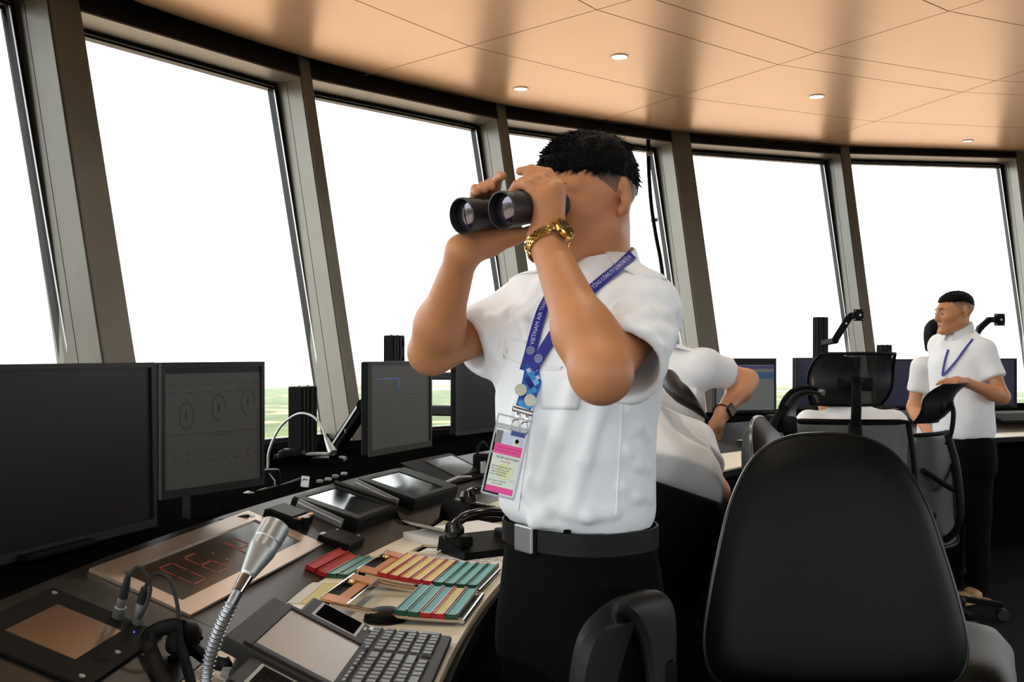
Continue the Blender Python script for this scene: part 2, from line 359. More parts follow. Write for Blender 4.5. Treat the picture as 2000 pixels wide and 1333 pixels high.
for k in range(len(ths)-1):
    a0, a1 = ths[k], ths[k+1]
    cb = thing('console_cabinet', 'black console cabinet under the worktop, number %s along the curve from the camera end' % ('one two three four five six seven eight nine ten eleven'.split()[k]), 'cabinet', (C0[0], C0[1], 0), 0, 'cabinets under the console worktop')
    def wedge(r0, r1, z0, z1, f0=0., f1=1.):
        A, B = a0+(a1-a0)*f0-.0008, a0+(a1-a0)*f1+.0008; mb = MB()
        P = [(r*math.cos(a), r*math.sin(a)) for r, a in ((r0, A), (r0, B), (r1, B), (r1, A))]
        return mb.prism(P, z0, z1)
    rr = rfront((a0+a1)/2)+.34
    wedge(rr, RE+.40, .09, ZD-.03).build('body', M['black2'], cb)
    wedge(rr+.05, RE+.38, 0, .09).build('plinth', M['black2'], cb)
    wedge(rr-.018, rr, .11, ZD-.05, .02, .49).build('door', M['black'], cb)
    wedge(rr-.018, rr, .11, ZD-.05, .51, .98).build('door', M['black'], cb)
# ---- flush clock panel in the slope
ctr = sum(inc(*q) for q in ((170, 1120), (486, 1001), (632, 1068), (367, 1201)))/4
ck = place('clock_display', 'long brushed steel framed display showing dim red digits in the dark sloping console', 'display', ctr, TILT)
X, Y, XI, YI = .374, .113, .328, .070
fr_ = MB()
for (x0, x1, y0, y1) in ((-X, X, YI, Y), (-X, X, -Y, -YI), (-X, -XI, -YI, YI), (XI, X, -YI, YI)):
    fr_.box(((x0+x1)/2, (y0+y1)/2, .003), (x1-x0, y1-y0, .006))
fr_.build('frame', M['steel'], ck)
M['ckscreen'] = mat('clock_glass', (.030, .018, .008), .16, 0, .5)
MB().box((0, 0, .001), (2*XI, 2*YI, .003)).build('screen', M['ckscreen'], ck)
M['digit'] = mat('red_digit', (.04, .006, .003), .5, emit=((1, .08, .02), .05))
SEG = {'0': 'abcdef', '6': 'acdefg', '1': 'bc', '4': 'bcfg', '5': 'acdfg', '2': 'abdeg', '3': 'abcdg'}
def seven(mb, ch, x, y, w_, h_, t_=.004, z=.0029):
    s = {'a': ((0, h_), (w_, h_)), 'b': ((w_, h_), (w_, h_/2)), 'c': ((w_, h_/2), (w_, 0)), 'd': ((0, 0), (w_, 0)), 'e': ((0, 0), (0, h_/2)), 'f': ((0, h_/2), (0, h_)), 'g': ((0, h_/2), (w_, h_/2))}
    for q in SEG[ch]:
        (xa, ya), (xb, yb) = s[q]; dx, dy = np.sign(xb-xa)*.004, np.sign(yb-ya)*.004
        mb.beam((x+xa+dx, y+ya+dy, z), (x+xb-dx, y+yb-dy, z), t_, .0012)
for ch, x0 in (('0', -.225), ('6', -.115), ('1', .02), ('4', .085)):
    d = MB(); seven(d, ch, x0, -.042, .055, .084); d.build('digit', M['digit'], ck)
MB().box((-.018, .018, .003), (.006, .006, .002)).box((-.018, -.018, .003), (.006, .006, .002)).build('colon', M['digit'], ck)
MB().box((X-.03, Y-.02, .0068), (.022, .02, .0014)).build('white_sticker', M['white'], ck)
# ---- small flush gold screen at the left
ctr = sum(inc(*q) for q in ((8, 1242), (108, 1189), (231, 1241), (146, 1299)))/4
gs = place('flush_screen', 'small flush screen reflecting gold in a black bezel at the lower left of the console', 'screen', ctr, TILT)
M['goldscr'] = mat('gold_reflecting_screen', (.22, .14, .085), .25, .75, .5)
MB().box((-.0, -.005, .003), (.30, .222, .008), bev=.003).build('bezel', M['black'], gs)
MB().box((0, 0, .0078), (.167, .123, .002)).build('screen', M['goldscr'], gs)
for (x, y) in ((-.125, -.095), (.0, -.095), (.125, -.095), (-.125, .09), (.125, .09)): MB().cyl((x, y, .008), .005, .003, n=12).build('screw', M['alu'], gs)
MB().cyl((.10, -.078, .008), .0015, .002, n=8).build('blue_led', mat('blue_led', (.02, .02, .3), .4, emit=((.1, .1, 1), .8)), gs)
# lower flush panel just nearer the bottom edge
ctr = inc(60, 1345); fp = place('flush_screen', 'second flush screen half cut by the bottom left corner of the photo', 'screen', surf(120, 1400, ZD, RB, MS*.4), TILT*.4)
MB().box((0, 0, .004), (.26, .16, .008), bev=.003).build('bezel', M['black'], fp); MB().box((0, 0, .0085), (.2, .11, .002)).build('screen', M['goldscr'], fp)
# ---- touch panel with two speaker grilles, and its keyboard
TT = math.atan(.5)
tp = place('touch_panel_console', 'black tilted touch panel console with grey screen and two slotted speaker grilles', 'touch panel', surf(600, 1259, .80, 5.77, .5), TT)
MB().box((-.0, .005, -.012), (.262, .205, .024), bev=.006).box((.186, -.012, -.014), (.115, .135, .02), bev=.006).box((-.19, -.012, -.014), (.118, .135, .02), bev=.006).box((0, .03, -.045), (.2, .10, .05), bev=.006).build('housing', M['dgrey'], tp)
M['tscreen'] = mat('touch_screen_grey', lin(150, 142, 132), .28, .3, .5)
MB().box((.004, -.005, -.001), (.205, .136, .004)).build('screen', M['tscreen'], tp)
bz = MB()
for (x0, x1, y0, y1) in ((-.118, .124, .064, .078), (-.118, .124, -.088, -.074), (-.118, -.1, -.074, .064), (.108, .124, -.074, .064)): bz.box(((x0+x1)/2, (y0+y1)/2, .001), (x1-x0, y1-y0, .006), bev=.002)
bz.build('bezel', M['dgrey'], tp)
for sx_ in (.189, -.192):
    gr = MB().box((sx_, -.012, -.0035), (.088, .09, .003), bev=.001).build('speaker_grille', M['grey2'], tp)
    for i in range(16): MB().box((sx_-.0355+.00475*i, -.012, -.0018), (.0024, .078, .0012)).build('slot', M['black2'], gr)
MB().box((.225, -.073, -.003), (.018, .011, .003)).build('label_plate', M['white'], tp)
for x in (.205, .213): MB().box((x, -.062, -.003), (.005, .004, .003)).build('status_lamp', M['white'], tp)
kc = surf(800, 1285, .80, 5.70, .08)
th0 = thp(kc); kpos = pol(5.712, math.radians(176.5), .797)
kb = place('keyboard', 'black computer keyboard in front of the touch panel console', 'keyboard', kpos, math.atan(.08))
MB().box((0, 0, -.008), (.452, .152, .014), bev=.005).build('keyboard_case', M['dgrey'], kb)
M['key'] = mat('key_plastic', (.035, .036, .036), .35, 0, .5)
M['keyedge'] = M['key']
def keymesh(wd, dp):
    bm = bmesh.new(); h = .0052
    lo = [bm.verts.new((x*wd/2, y*dp/2, 0)) for x, y in ((-1, -1), (1, -1), (1, 1), (-1, 1))]
    hi = [bm.verts.new((x*(wd/2-.0022), y*(dp/2-.0022)+.0008, h)) for x, y in ((-1, -1), (1, -1), (1, 1), (-1, 1))]
    bm.faces.new(hi)
    for i in range(4): bm.faces.new((lo[i], lo[(i+1) % 4], hi[(i+1) % 4], hi[i]))
    me = bpy.data.meshes.new('key'); bm.to_mesh(me); bm.free(); me.materials.append(M['key']); return me
KM = {}
def key(x, y, wd=1., dp=1.):
    kk = (round(wd, 2), round(dp, 2))
    if kk not in KM: KM[kk] = keymesh(.0182*wd+.0008*(wd-1), .0182*dp+.0008*(dp-1))
    o = bpy.data.objects.new('key', KM[kk]); COL.objects.link(o); o.parent = kb; o.location = (x, y, -.001)
U = .0192
rows = [(0, [1]+[-.6]+[1]*4+[-.4]+[1]*4+[-.4]+[1]*4), (1.15, [1]*13+[1.8]), (2.15, [1.4]+[1]*12+[1.4]), (3.15, [1.7]+[1]*11+[2.1]), (4.15, [2.2]+[1]*10+[2.6]), (5.15, [1.3, 1.1, 1.2, 5.6, 1.2, 1.1, 1.1, 1.2]+[1]*0)]
for ry, ks in rows:
    x = -.214
    for k_ in ks:
        if k_ < 0: x += -k_*U; continue
        key(x+k_*U/2, .062-ry*U*1.12, k_-.04, 1); x += k_*U
for i in range(3):
    for ry in (0, 1.15, 2.15, 3.15): key(.079+U*(i+.5)+.004, .062-ry*U*1.12)
for i, ry in ((0, 4.15), (1, 4.15), (2, 4.15), (0, 5.15), (1, 5.15), (2, 5.15)): key(.079+U*(i+.5)+.004, .062-ry*U*1.12)
for i in range(4):
    for ry in (0, 1.15, 2.15, 3.15, 4.15, 5.15):
        if i == 3 and ry in (3.15, 5.15): continue
        key(.143+U*(i+.5)+.002, .062-(ry+(.5 if i == 3 and ry in (2.15, 4.15) else 0))*U*1.12, 1, 2.05 if i == 3 and ry in (2.15, 4.15) else 1)
# round black puck (coiled stand foot) behind the keyboard end
pk = place('puck', 'smooth domed black puck lying behind the keyboard beside the near strip rack', 'puck', surf(752, 1212, ZD, RB, 0))
MB().lathe([(.042, 0), (.043, .008), (.039, .017), (.025, .023), (.004, .025)], n=32).build('dome', M['black'], pk)
MB().lathe([(.044, .0), (.044, .003)], n=32).build('foot_ring', M['rubber'], pk)
# ---- strip racks and flight strips
def zb(r): return .783+.37*(max(r, 5.66)-5.66)**2
M['sgreen'] = mat('green_holder', lin(20, 82, 58), .3, 0, .5); M['sred'] = mat('red_holder', lin(186, 30, 34), .3, 0, .5)
M['pteal'] = mat('teal_slip', lin(112, 180, 182), .6, 0, .3); M['pyel'] = mat('yellow_slip', lin(216, 202, 130), .6, 0, .3)
M['pred'] = mat('red_slip', lin(170, 30, 36), .4, 0, .4); M['pgrn'] = mat('green_slip', lin(46, 116, 96), .4, 0, .4)
def rack(th, L, r0, r1, label, knob=True):
    o = place('strip_rack', label, 'strip rack', pol(5.83, th, .777)); base = np.array(o.location)
    n = vec(math.cos(th), math.sin(th)); e = vec(n[1], -n[0])
    def loc(x, r, z): return (x, r-5.83, z-.777)
    for x in (-L/2-.004, -L/2+.014, L/2-.014, L/2+.004):
        MB().tube([loc(x, r, zb(r)+(.002 if abs(x) > L/2 else .001)) for r in np.linspace(r1, r0, 14)], .0042, 8).build('rail', M['chrome'], o)
    rt = r0
    sl = (zb(rt)-zb(rt-.02))/.02
    for sx_ in (-1, 1):
        MB().beam(loc(sx_*(L/2-.022), rt-.035, zb(rt-.035)+.006), loc(sx_*(L/2-.022), rt+.02, zb(rt+.02)+.007), .046, .005).build('copper_plate', M['copper'], o)
    MB().beam(loc(0, rt-.022, zb(rt-.02)+.002), loc(0, rt+.0, zb(rt)+.004), L-.09, .004).build('copper_bar', M['copper'], o)
    MB().beam(loc(0, rt-.036, zb(rt)-.006), loc(0, rt+.02, zb(rt+.02)-.004), L-.01, .006).build('tray', M['black'], o)
    for yy in (-.036, .021): MB().beam(loc(-L/2, rt+yy, zb(rt+yy)+.004), loc(L/2, rt+yy, zb(rt+yy)+.004), .003, .014).build('end_bar', M['chrome'], o)
    MB().lathe([(.008, 0), (.009, .006), (.005, .01)], loc(L*.22, rt+.008, zb(rt)+.004), n=14).build('knob', M['brass'], o)
    MB().tube([loc(-L/2, r1-.004, zb(r1)), loc(L/2, r1-.004, zb(r1))], .005, 8).build('stop_bar', M['chrome'], o)
    return o
TH1 = math.radians(169.1); TH2 = math.radians(171.75)
rack(TH1, .232, 5.920, 5.66, 'far curved chrome strip rack filled with yellow and teal strips')
rack(TH2, .232, 5.914, 5.645, 'near curved chrome strip rack with bare rails, beside the keyboard')
def strip(th, r, holder, slip, label, L=.236, w_=.0262, zz=None, tilt=None):
    z = (zb(r)+.004) if zz is None else zz; a = math.atan(.74*(r-5.66)) if tilt is None else tilt
    o = place('flight_strip', label, 'flight strip', pol(r, th, z), a, 0, 'flight strips in the racks')
    h = MB().box((0, 0, .004), (L, w_-.0012, .008)).box((0, -w_/2+.0022, .0095), (L, .0026, .006)).box((0, w_/2-.0022, .0095), (L, .0020, .004)).box((-L/2+.002, 0, .0085), (.004, w_-.002, .004))
    h.build('holder', M[holder], o)
    MB().box((.002, 0, .0086), (L-.012, w_-.0068, .0014)).build('paper_slip', M[slip], o)
ordn = ['first', 'second', 'third', 'fourth', 'fifth']
r = 5.882
for i in range(5): strip(TH1, r, 'sred', 'pyel', '%s yellow slip strip in red holder counted from the copper end of the far rack' % ordn[i]); r -= .0266
for i in range(4): strip(TH1, r, 'sgreen', 'pteal', '%s teal slip strip in green holder after the yellow ones in the far rack' % ordn[i]); r -= .0266
r = 5.768
for hl, sp, lb in (('sgreen', 'pteal', 'outermost teal strip in green holder of the near rack, beside the bare rails'), ('sgreen', 'pteal', 'second teal strip in green holder of the near rack'),
                   ('sred', 'pteal', 'only teal strip in a red holder, in the near rack'), ('sred', 'pyel', 'only yellow strip in the near rack, in a red holder'), ('sgreen', 'pteal', 'innermost teal strip at the front end of the near rack')):
    strip(TH2, r, hl, sp, lb); r -= .0262
THR = math.radians(168.2)
for i, (hl, sp, lb, r) in enumerate((('sred', 'pred', 'empty red strip holder lying outermost on the dark slope', 6.098), ('sred', 'pred', 'empty red strip holder lying beside the two green ones', 6.069),
                                  ('sgreen', 'pgrn', 'empty green strip holder lying next to the red ones', 6.041), ('sgreen', 'pgrn', 'empty green strip holder against the copper end of the far rack', 6.013))):
    strip(THR, r, hl, sp, lb, .222, .028, (ZD+.001+max(0, MS*(r-RB))), TILT if r > 6.05 else .05)
# coloured rule on the desk beyond the near rack, and a pen cap
rl = place('desk_card', 'yellow white and blue printed card on the cream worktop behind the touch panel', 'card', surf(640, 1160, ZD, RB, 0), 0, .08)
for i, (c_, wd) in enumerate((((210, 205, 190), .03), ((205, 190, 110), .035), ((90, 150, 170), .02))):
    MB().box((0, .05-.034*i, .001), (.20, wd, .002)).build('stripe', mat('card_%d' % i, lin(*c_), .6), rl)
pc = place('pen', 'short black pen lying between the two strip racks', 'pen', surf(815, 1153, ZD+.01, RB, 0), 0, .4)
MB().tube([(-.03, 0, .005), (.02, 0, .005)], .005, 8).build('barrel', M['black'], pc); MB().tube([(.02, 0, .005), (.032, 0, .005)], [.004, .0015], 8).build('tip', M['alu'], pc)
# ---- boxes and tablets on the slope
def tablet(u, v, wd, dp, label, h=.03, scr=(.85, .8), off=(0, .0), extra=None, th_=.045):
    o = place('touch_tablet', label, 'tablet', inc(u, v, h), TILT*.72)
    MB().box((0, 0, -th_/2), (wd, dp, th_), bev=.006).build('housing', M['black'], o)
    bz = MB(); sw, sd = wd*scr[0], dp*scr[1]; ox, oy = off
    for (x0, x1, y0, y1) in ((-wd/2+.004, wd/2-.004, oy+sd/2, dp/2-.004), (-wd/2+.004, wd/2-.004, -dp/2+.004, oy-sd/2), (-wd/2+.004, ox-sw/2, oy-sd/2, oy+sd/2), (ox+sw/2, wd/2-.004, oy-sd/2, oy+sd/2)):
        bz.box(((x0+x1)/2, (y0+y1)/2, .001), (x1-x0, y1-y0, .005), bev=.001)
    bz.build('bezel', M['dgrey'], o)
    MB().box((ox, oy, -.0005), (sw, sd, .003)).build('screen', M['screen'], o)
    return o
t1 = tablet(677.5, 980, .295, .218, 'black wedge tablet reflecting the sky, behind the red strip holders', scr=(.70, .80))
for i in range(2): MB().box((.13+.018*i, .0+.01*i, .006), (.016, .215, .01), bev=.002).build('hinge_rib', M['black'], t1)
t2 = tablet(800, 944, .36, .222, 'larger black wedge tablet reflecting the sky, behind the desk phones', scr=(.62, .80), off=(-.02, 0))
ctr = inc(873, 918, .006)
p3 = place('flush_screen', 'flat dark screen in a wide metal frame beyond the larger wedge tablet', 'screen', ctr, TILT)
MB().box((0, 0, .003), (.40, .198, .008), bev=.002).build('bezel', M['black'], p3); MB().box((.06, .005, .0078), (.22, .14, .002)).build('screen', mat('dull_screen', (.05, .05, .045), .22, 0, .5), p3)
MB().tube([(-.19, -.09, .008), (-.08, -.09, .02), (.03, -.09, .008)], .005, 8).build('handle', M['alu'], p3)
sd_ = place('desk_terminal', 'small black terminal with brown lower edge beside the steel clock frame', 'terminal', inc(567, 998, .025), TILT*.8)
MB().box((0, 0, -.016), (.118, .10, .03), bev=.005).build('housing', M['black'], sd_); MB().box((-.004, .004, .0), (.095, .07, .004)).build('screen', M['dgrey'], sd_)
MB().box((.0, -.047, -.0), (.09, .008, .006)).build('brown_edge', M['copper'], sd_)
bx = place('speaker_box', 'small black speaker box on the slope behind the red strip holders', 'speaker', inc(668, 1048, .02), TILT*.7)
MB().box((0, 0, -.016), (.12, .092, .034), bev=.005).build('housing', M['black'], bx)
for i in range(3): MB().box((-.045+.009*i, .042, .002), (.006, .008, .003)).build('marking', M['white'], bx)
for (x, y) in ((.035, .03), (.045, -.03)): MB().cyl((x, y, .003), .004, .004, n=10).build('knob', M['alu'], bx)
for (u, v, L, lab) in ((625, 1003, .150, 'light grey ruler bar leaning against the nearer wedge tablet'), (735, 963, .165, 'light grey ruler bar leaning against the larger wedge tablet')):
    o = place('ruler_bar', lab, 'ruler', inc(u, v, .012), TILT); MB().box((0, 0, 0), (.012, L, .026), bev=.002).build('bar', M['grey'], o); MB().box((-.0066, 0, .004), (.001, L*.96, .003)).build('ridge', M['white'], o)
sm_ = place('pen_stand', 'tiny black stand with bright rim between the terminal and the speaker box', 'stand', inc(597, 1036, 0), 0)
MB().lathe([(.009, 0), (.008, .028), (.011, .034)], n=14).build('stem', M['black'], sm_); MB().lathe([(.0112, .034), (.0112, .037), (.007, .037)], n=14).build('rim', M['alu'], sm_)
# cable from the nearer tablet to the phones
def cable(pts, r, label, m='black2', cat='cable', name='cable'):
    P = bez(pts, 40); o = thing(name, label, cat, tuple(P[0])); MB().tube(P, r, 8).build('sheath', M[m], o, P[0])
    MB().lathe([(r*1.9, 0), (r*1.9, r*6), (r*1.2, r*9)], P[0]-P[0], unit(P[1]-P[0]), 10).build('plug', M[m], o); return o
cable([inc(768, 1000, .008), inc(785, 1018, .006), surf(812, 1028, ZD+.008, RB, 0), surf(838, 1030, ZD+.008, RB, 0), surf(868, 1014, ZD+.012, RB, 0)], .004, 'thin black cable running from the nearer tablet to the telephones')
# ---- telephones, papers
def phone(p, rz, label, kind):
    o = place('desk_phone', label, 'telephone', p, 0, rz)
    bd = MB(); bd.hexa([(-.085, -.10, 0), (.085, -.10, 0), (.085, .10, 0), (-.085, .10, 0), (-.082, -.098, .022), (.082, -.098, .022), (.08, .09, .07), (-.08, .09, .07)]); bd.build('base', M['black'], o)
    sl = math.atan2(.048, .19)
    R = np.array(Matrix.Rotation(sl, 3, 'X'))
    kx = .028
    MB().box((kx, -.02, .045), (.094, .13, .006), R, .002).build('keypad_plate', M['dgrey'] if kind else M['grey'], o)
    for i in range(3):
        for j in range(4): MB().box(R@vec(kx-.026+.022*i, -.06+.02*j, .008)+vec(0, -.0, .045), (.014, .011, .005), R, .001).build('button', M['white'] if not kind else M['grey'], o)
    MB().box(R@vec(kx, .035, .008)+vec(0, 0, .045), (.078, .026, .004), R).build('display', M['grey'], o)
    hs = MB(); pts = bez([(-.052, -.105, .052), (-.053, -.06, .088), (-.054, 0, .100), (-.054, .05, .105), (-.053, .09, .092)], 20)
    hs.tube(pts, [.017]*len(pts), 12, flat=.75); hs.lathe([(.026, 0), (.027, .02), (.018, .036)], (-.052, -.085, .034), (0, .1, 1), 16); hs.lathe([(.026, 0), (.027, .02), (.018, .036)], (-.053, .078, .072), (0, .1, 1), 16)
    hs.build('handset', M['gloss'], o)
    return o
M['gloss'] = mat('gloss_black', (.005, .005, .005), .16, 0, .4)
phone(surf(935, 1015, ZD, RB, 0)+vec(0, 0, 0), 1.0, 'black desk telephone with grey keypad, the farther of the two phones', 0)
p2 = place('desk_phone', 'black desk telephone with arched glossy handset, the nearer of the two phones', 'telephone', surf(945, 1080, ZD, RB, 0), 0, -.75)
MB().hexa([(-.105, -.075, 0), (.105, -.075, 0), (.105, .075, 0), (-.105, .075, 0), (-.10, -.07, .02), (.10, -.07, .02), (.10, .07, .045), (-.10, .07, .045)]).build('base', M['black'], p2)
for sx_ in (-1, 1): MB().box((sx_*.078, .0, .042), (.04, .09, .03), bev=.006).build('cradle', M['black'], p2)
hp = bez([(-.10, 0, .072), (-.07, 0, .098), (-.03, 0, .108), (.03, 0, .108), (.07, 0, .098), (.10, 0, .072)], 30)
MB().tube(hp, [.016]*len(hp), 12, flat=.8).lathe([(.024, 0), (.027, .016), (.02, .034)], (-.088, 0, .058), (-.25, 0, 1), 18).lathe([(.024, 0), (.027, .016), (.02, .034)], (.088, 0, .058), (.25, 0, 1), 18).build('handset', M['gloss'], p2)
sp_ = place('notepad', 'spiral bound paper pad with curled top sheet under the nearer telephone handset', 'notepad', surf(905, 1052, ZD, RB, 0), 0, -.55)
MB().box((0, 0, .011), (.29, .20, .022)).build('pages', M['paper'], sp_)
cs = MB(); V = []; 
for i in range(9):
    for j in range(2): V.append((-.15+.30*i/8, -.09+.2*j, .0235+.034*(max(0, 1-i/3))**2))
cs.add(V, [(2*i, 2*i+2, 2*i+3, 2*i+1) for i in range(8)], True); cs.build('top_sheet', M['paper'], sp_)
for i in range(22): MB().box((-.135+.0125*i, -.103, .012), (.005, .008, .024), bev=.001).build('spiral_ring', M['grey'], sp_)
pp = place('paper_sheet', 'printed paper sheet with thin ruled columns lying beyond the far strip rack', 'paper', surf(922, 1098, ZD, RB, 0)+vec(-.02, .04, 0), 0, -.06)
MB().box((0, 0, .0012), (.21, .297, .0008)).build('sheet', M['paper'], pp)
for i in range(7): MB().box((-.085+.028*i, .01, .0018), (.0018, .25 if i % 2 else .18, .0004)).build('ruled_line', M['ink'], pp)
for j in range(12): MB().box((.0+.02*(j % 3), -.13+.022*j, .0018), (.10, .0016, .0004)).build('text_line', M['grey'], pp)
bi = place('pencil_tray', 'open rectangular recess cut in the cream worktop beside the notepad', 'tray', surf(838, 1078, ZD, RB, 0), 0, 0)
for (x0, x1, y0, y1) in ((-.06, .06, .036, .042), (-.06, .06, -.042, -.036), (-.06, -.054, -.036, .036), (.054, .06, -.036, .036)): MB().box(((x0+x1)/2, (y0+y1)/2, .004), (x1-x0, y1-y0, .010)).build('rim', M['cream'], bi)
MB().box((0, 0, .0008), (.108, .072, .0012)).build('dark_hole', M['black2'], bi)
# a second set of telephone gear half hidden behind the far phone
g3 = place('headset_stand', 'small black stand with looped cord beyond the badge, at the end of the dark screen', 'stand', inc(945, 925, 0), 0)
MB().box((0, 0, .04), (.07, .07, .08), bev=.01).build('body', M['black'], g3)
MB().tube(bez([(-.05, 0, .02), (-.05, 0, .10), (-.01, 0, .125), (.03, 0, .10)], 20), .005, 8).build('cord', M['black'], g3)
for q in (-.055, -.035): MB().cyl((q, -.02, .03), .007, .045, n=12).build('jack', M['alu'], g3)
# ---- gooseneck microphone in front
mp = [px(393, 1445, 1.40), px(397, 1380, 1.41), px(405, 1310, 1.42), px(421, 1250, 1.425), px(445, 1195, 1.43), px(468, 1150, 1.44)]
mic = thing('gooseneck_microphone', 'silver gooseneck microphone rising at the front of the console', 'microphone', tuple(mp[0]-vec(0, 0, .0)))
NK = bez(mp, 40)
M['neck'] = mat('mic_neck_metal', (.20, .20, .21), .28, .95)
MB().tube(NK, .0078, 12).build('neck_core', M['neck'], mic, mp[0])
acc = 0
rb = MB(); rad = []; PT = []
dens = bez(mp, 400); s_ = np.r_[0, np.cumsum(np.linalg.norm(np.diff(dens, axis=0), axis=1))]
for q in np.arange(0.004, s_[-1]-.02, .0062):
    i = np.searchsorted(s_, q); tdir = unit(dens[min(i+1, len(dens)-1)]-dens[i-1])
    MB().lathe([(.0080, -.0016), (.0098, -.0008), (.0098, .0008), (.0080, .0016)], dens[i]-mp[0], tdir, 12).build('coil', M['neck'], mic)
ax = unit(px(521, 1060, 1.49)-px(470, 1148, 1.44)); p0 = mp[-1]-mp[0]
MB().lathe([(.0085, -.006), (.0098, .018), (.0098, .022)], p0, ax, 18).build('collar', M['chrome'], mic)
MB().lathe([(.0096, .020), (.0115, .024), (.0200, .062), (.0206, .066), (.0206, .080), (.0215, .082), (.0215, .108), (.0205, .111), (.0182, .111), (.0178, .104)], p0, ax, 28, True, 5).build('head', M['alu'], mic)
MB().lathe([(.0178, .100), (.0178, .1055)], p0, ax, 24).build('grille', mat('mic_grille', lin(95, 80, 60), .5, .6, bump=(900, .5, .002)), mic)
MB().lathe([(.045, -.012), (.045, 0.0), (.02, .012), (.01, .02)], (0, 0, -.003), (0, 0, 1), 24).build('mic_base', M['black'], mic)
# ---- connectors, headset and cables at the lower left
xl = thing('cable_connector', 'silver cable connector with black boot standing on the dark slope', 'connector', tuple(inc(228, 1214)))
b0 = inc(228, 1214); axx = unit(px(247, 1140, b0[1]-.02)-b0)
MB().lathe([(.009, 0), (.0105, .004), (.0105, .03), (.0085, .032), (.0085, .05), (.0075, .052)], (0, 0, 0), axx, 16).build('barrel', M['alu'], xl)
MB().lathe([(.0085, .05), (.0075, .07), (.0045, .098)], (0, 0, 0), axx, 14).build('boot', M['rubber'], xl)
e0 = b0+axx*.095
P = bez([e0, e0+vec(.015, .01, .012), e0+vec(.035, .01, -.02), e0+vec(.03, .0, -.055), e0+vec(.02, -.01, -.075)], 30); MB().tube(P, .0035, 8).build('cord', M['rubber'], xl, b0)
x2 = thing('cable_connector', 'second cable connector with a looping cord, right of the silver one', 'connector', tuple(inc(268, 1225)))
b1 = inc(268, 1225); a1_ = unit(px(282, 1150, b1[1]-.02)-b1)
MB().lathe([(.010, 0), (.012, .004), (.012, .035), (.009, .05)], (0, 0, 0), a1_, 16).build('barrel', M['alu'], x2); MB().lathe([(.009, .05), (.006, .08)], (0, 0, 0), a1_, 14).build('boot', M['rubber'], x2)
e1 = b1+a1_*.078
P = bez([e1, e1+vec(.012, .02, .022), e1+vec(.04, .02, .01), e1+vec(.062, 0, -.05), e1+vec(.07, -.03, -.09), e1+vec(.075, -.06, -.12)], 36); MB().tube(P, .0035, 8).build('cord', M['rubber'], x2, b1)
h0 = surf(330, 1310, ZD, RB, 0)
hsn = thing('headset', 'black headset with wide headband lying on the worktop behind the microphone', 'headset', tuple(h0))
P = bez([surf(292, 1258, ZD, RB, MS, .01), px(300, 1235, 1.80), px(345, 1225, 1.78), px(352, 1262, 1.74), px(372, 1330, 1.66), px(380, 1380, 1.6)], 40); MB().tube(P, .014, 10, flat=.3).build('headband', M['black'], hsn, h0)
P = bez([px(290, 1256, 1.76), px(306, 1300, 1.70), px(330, 1350, 1.63), px(350, 1390, 1.58)], 24); MB().tube(P, .013, 10, flat=.3).build('headband_pad', M['black'], hsn, h0)
MB().lathe([(.03, 0), (.034, .01), (.03, .03), (.012, .034)], px(372, 1255, 1.79)-h0, (-.6, -.6, .5), 20).build('ear_cup', M['black'], hsn)
MB().tube(bez([px(372, 1262, 1.78), px(410, 1290, 1.72), px(440, 1300, 1.68), px(452, 1296, 1.68)], 20), .012, 8).build('boom_arm', M['black'], hsn, h0)
cable([surf(283, 1290, ZD+.008, RB, 0), px(276, 1250, 1.79), px(310, 1222, 1.82), px(395, 1248, 1.80)], .0035, 'thin black cord looping over the headset')
cable([px(330, 1290, 1.72), px(370, 1278, 1.74), px(430, 1290, 1.72), px(460, 1310, 1.68)], .0035, 'black cord between the headset and the touch panel')
cable([px(500, 1330, 1.62), px(472, 1322, 1.62), px(462, 1300, 1.64), px(470, 1280, 1.66), px(490, 1276, 1.68), px(508, 1290, 1.70)], .0062, 'thick light grey cable looping beside the touch panel', 'grey')
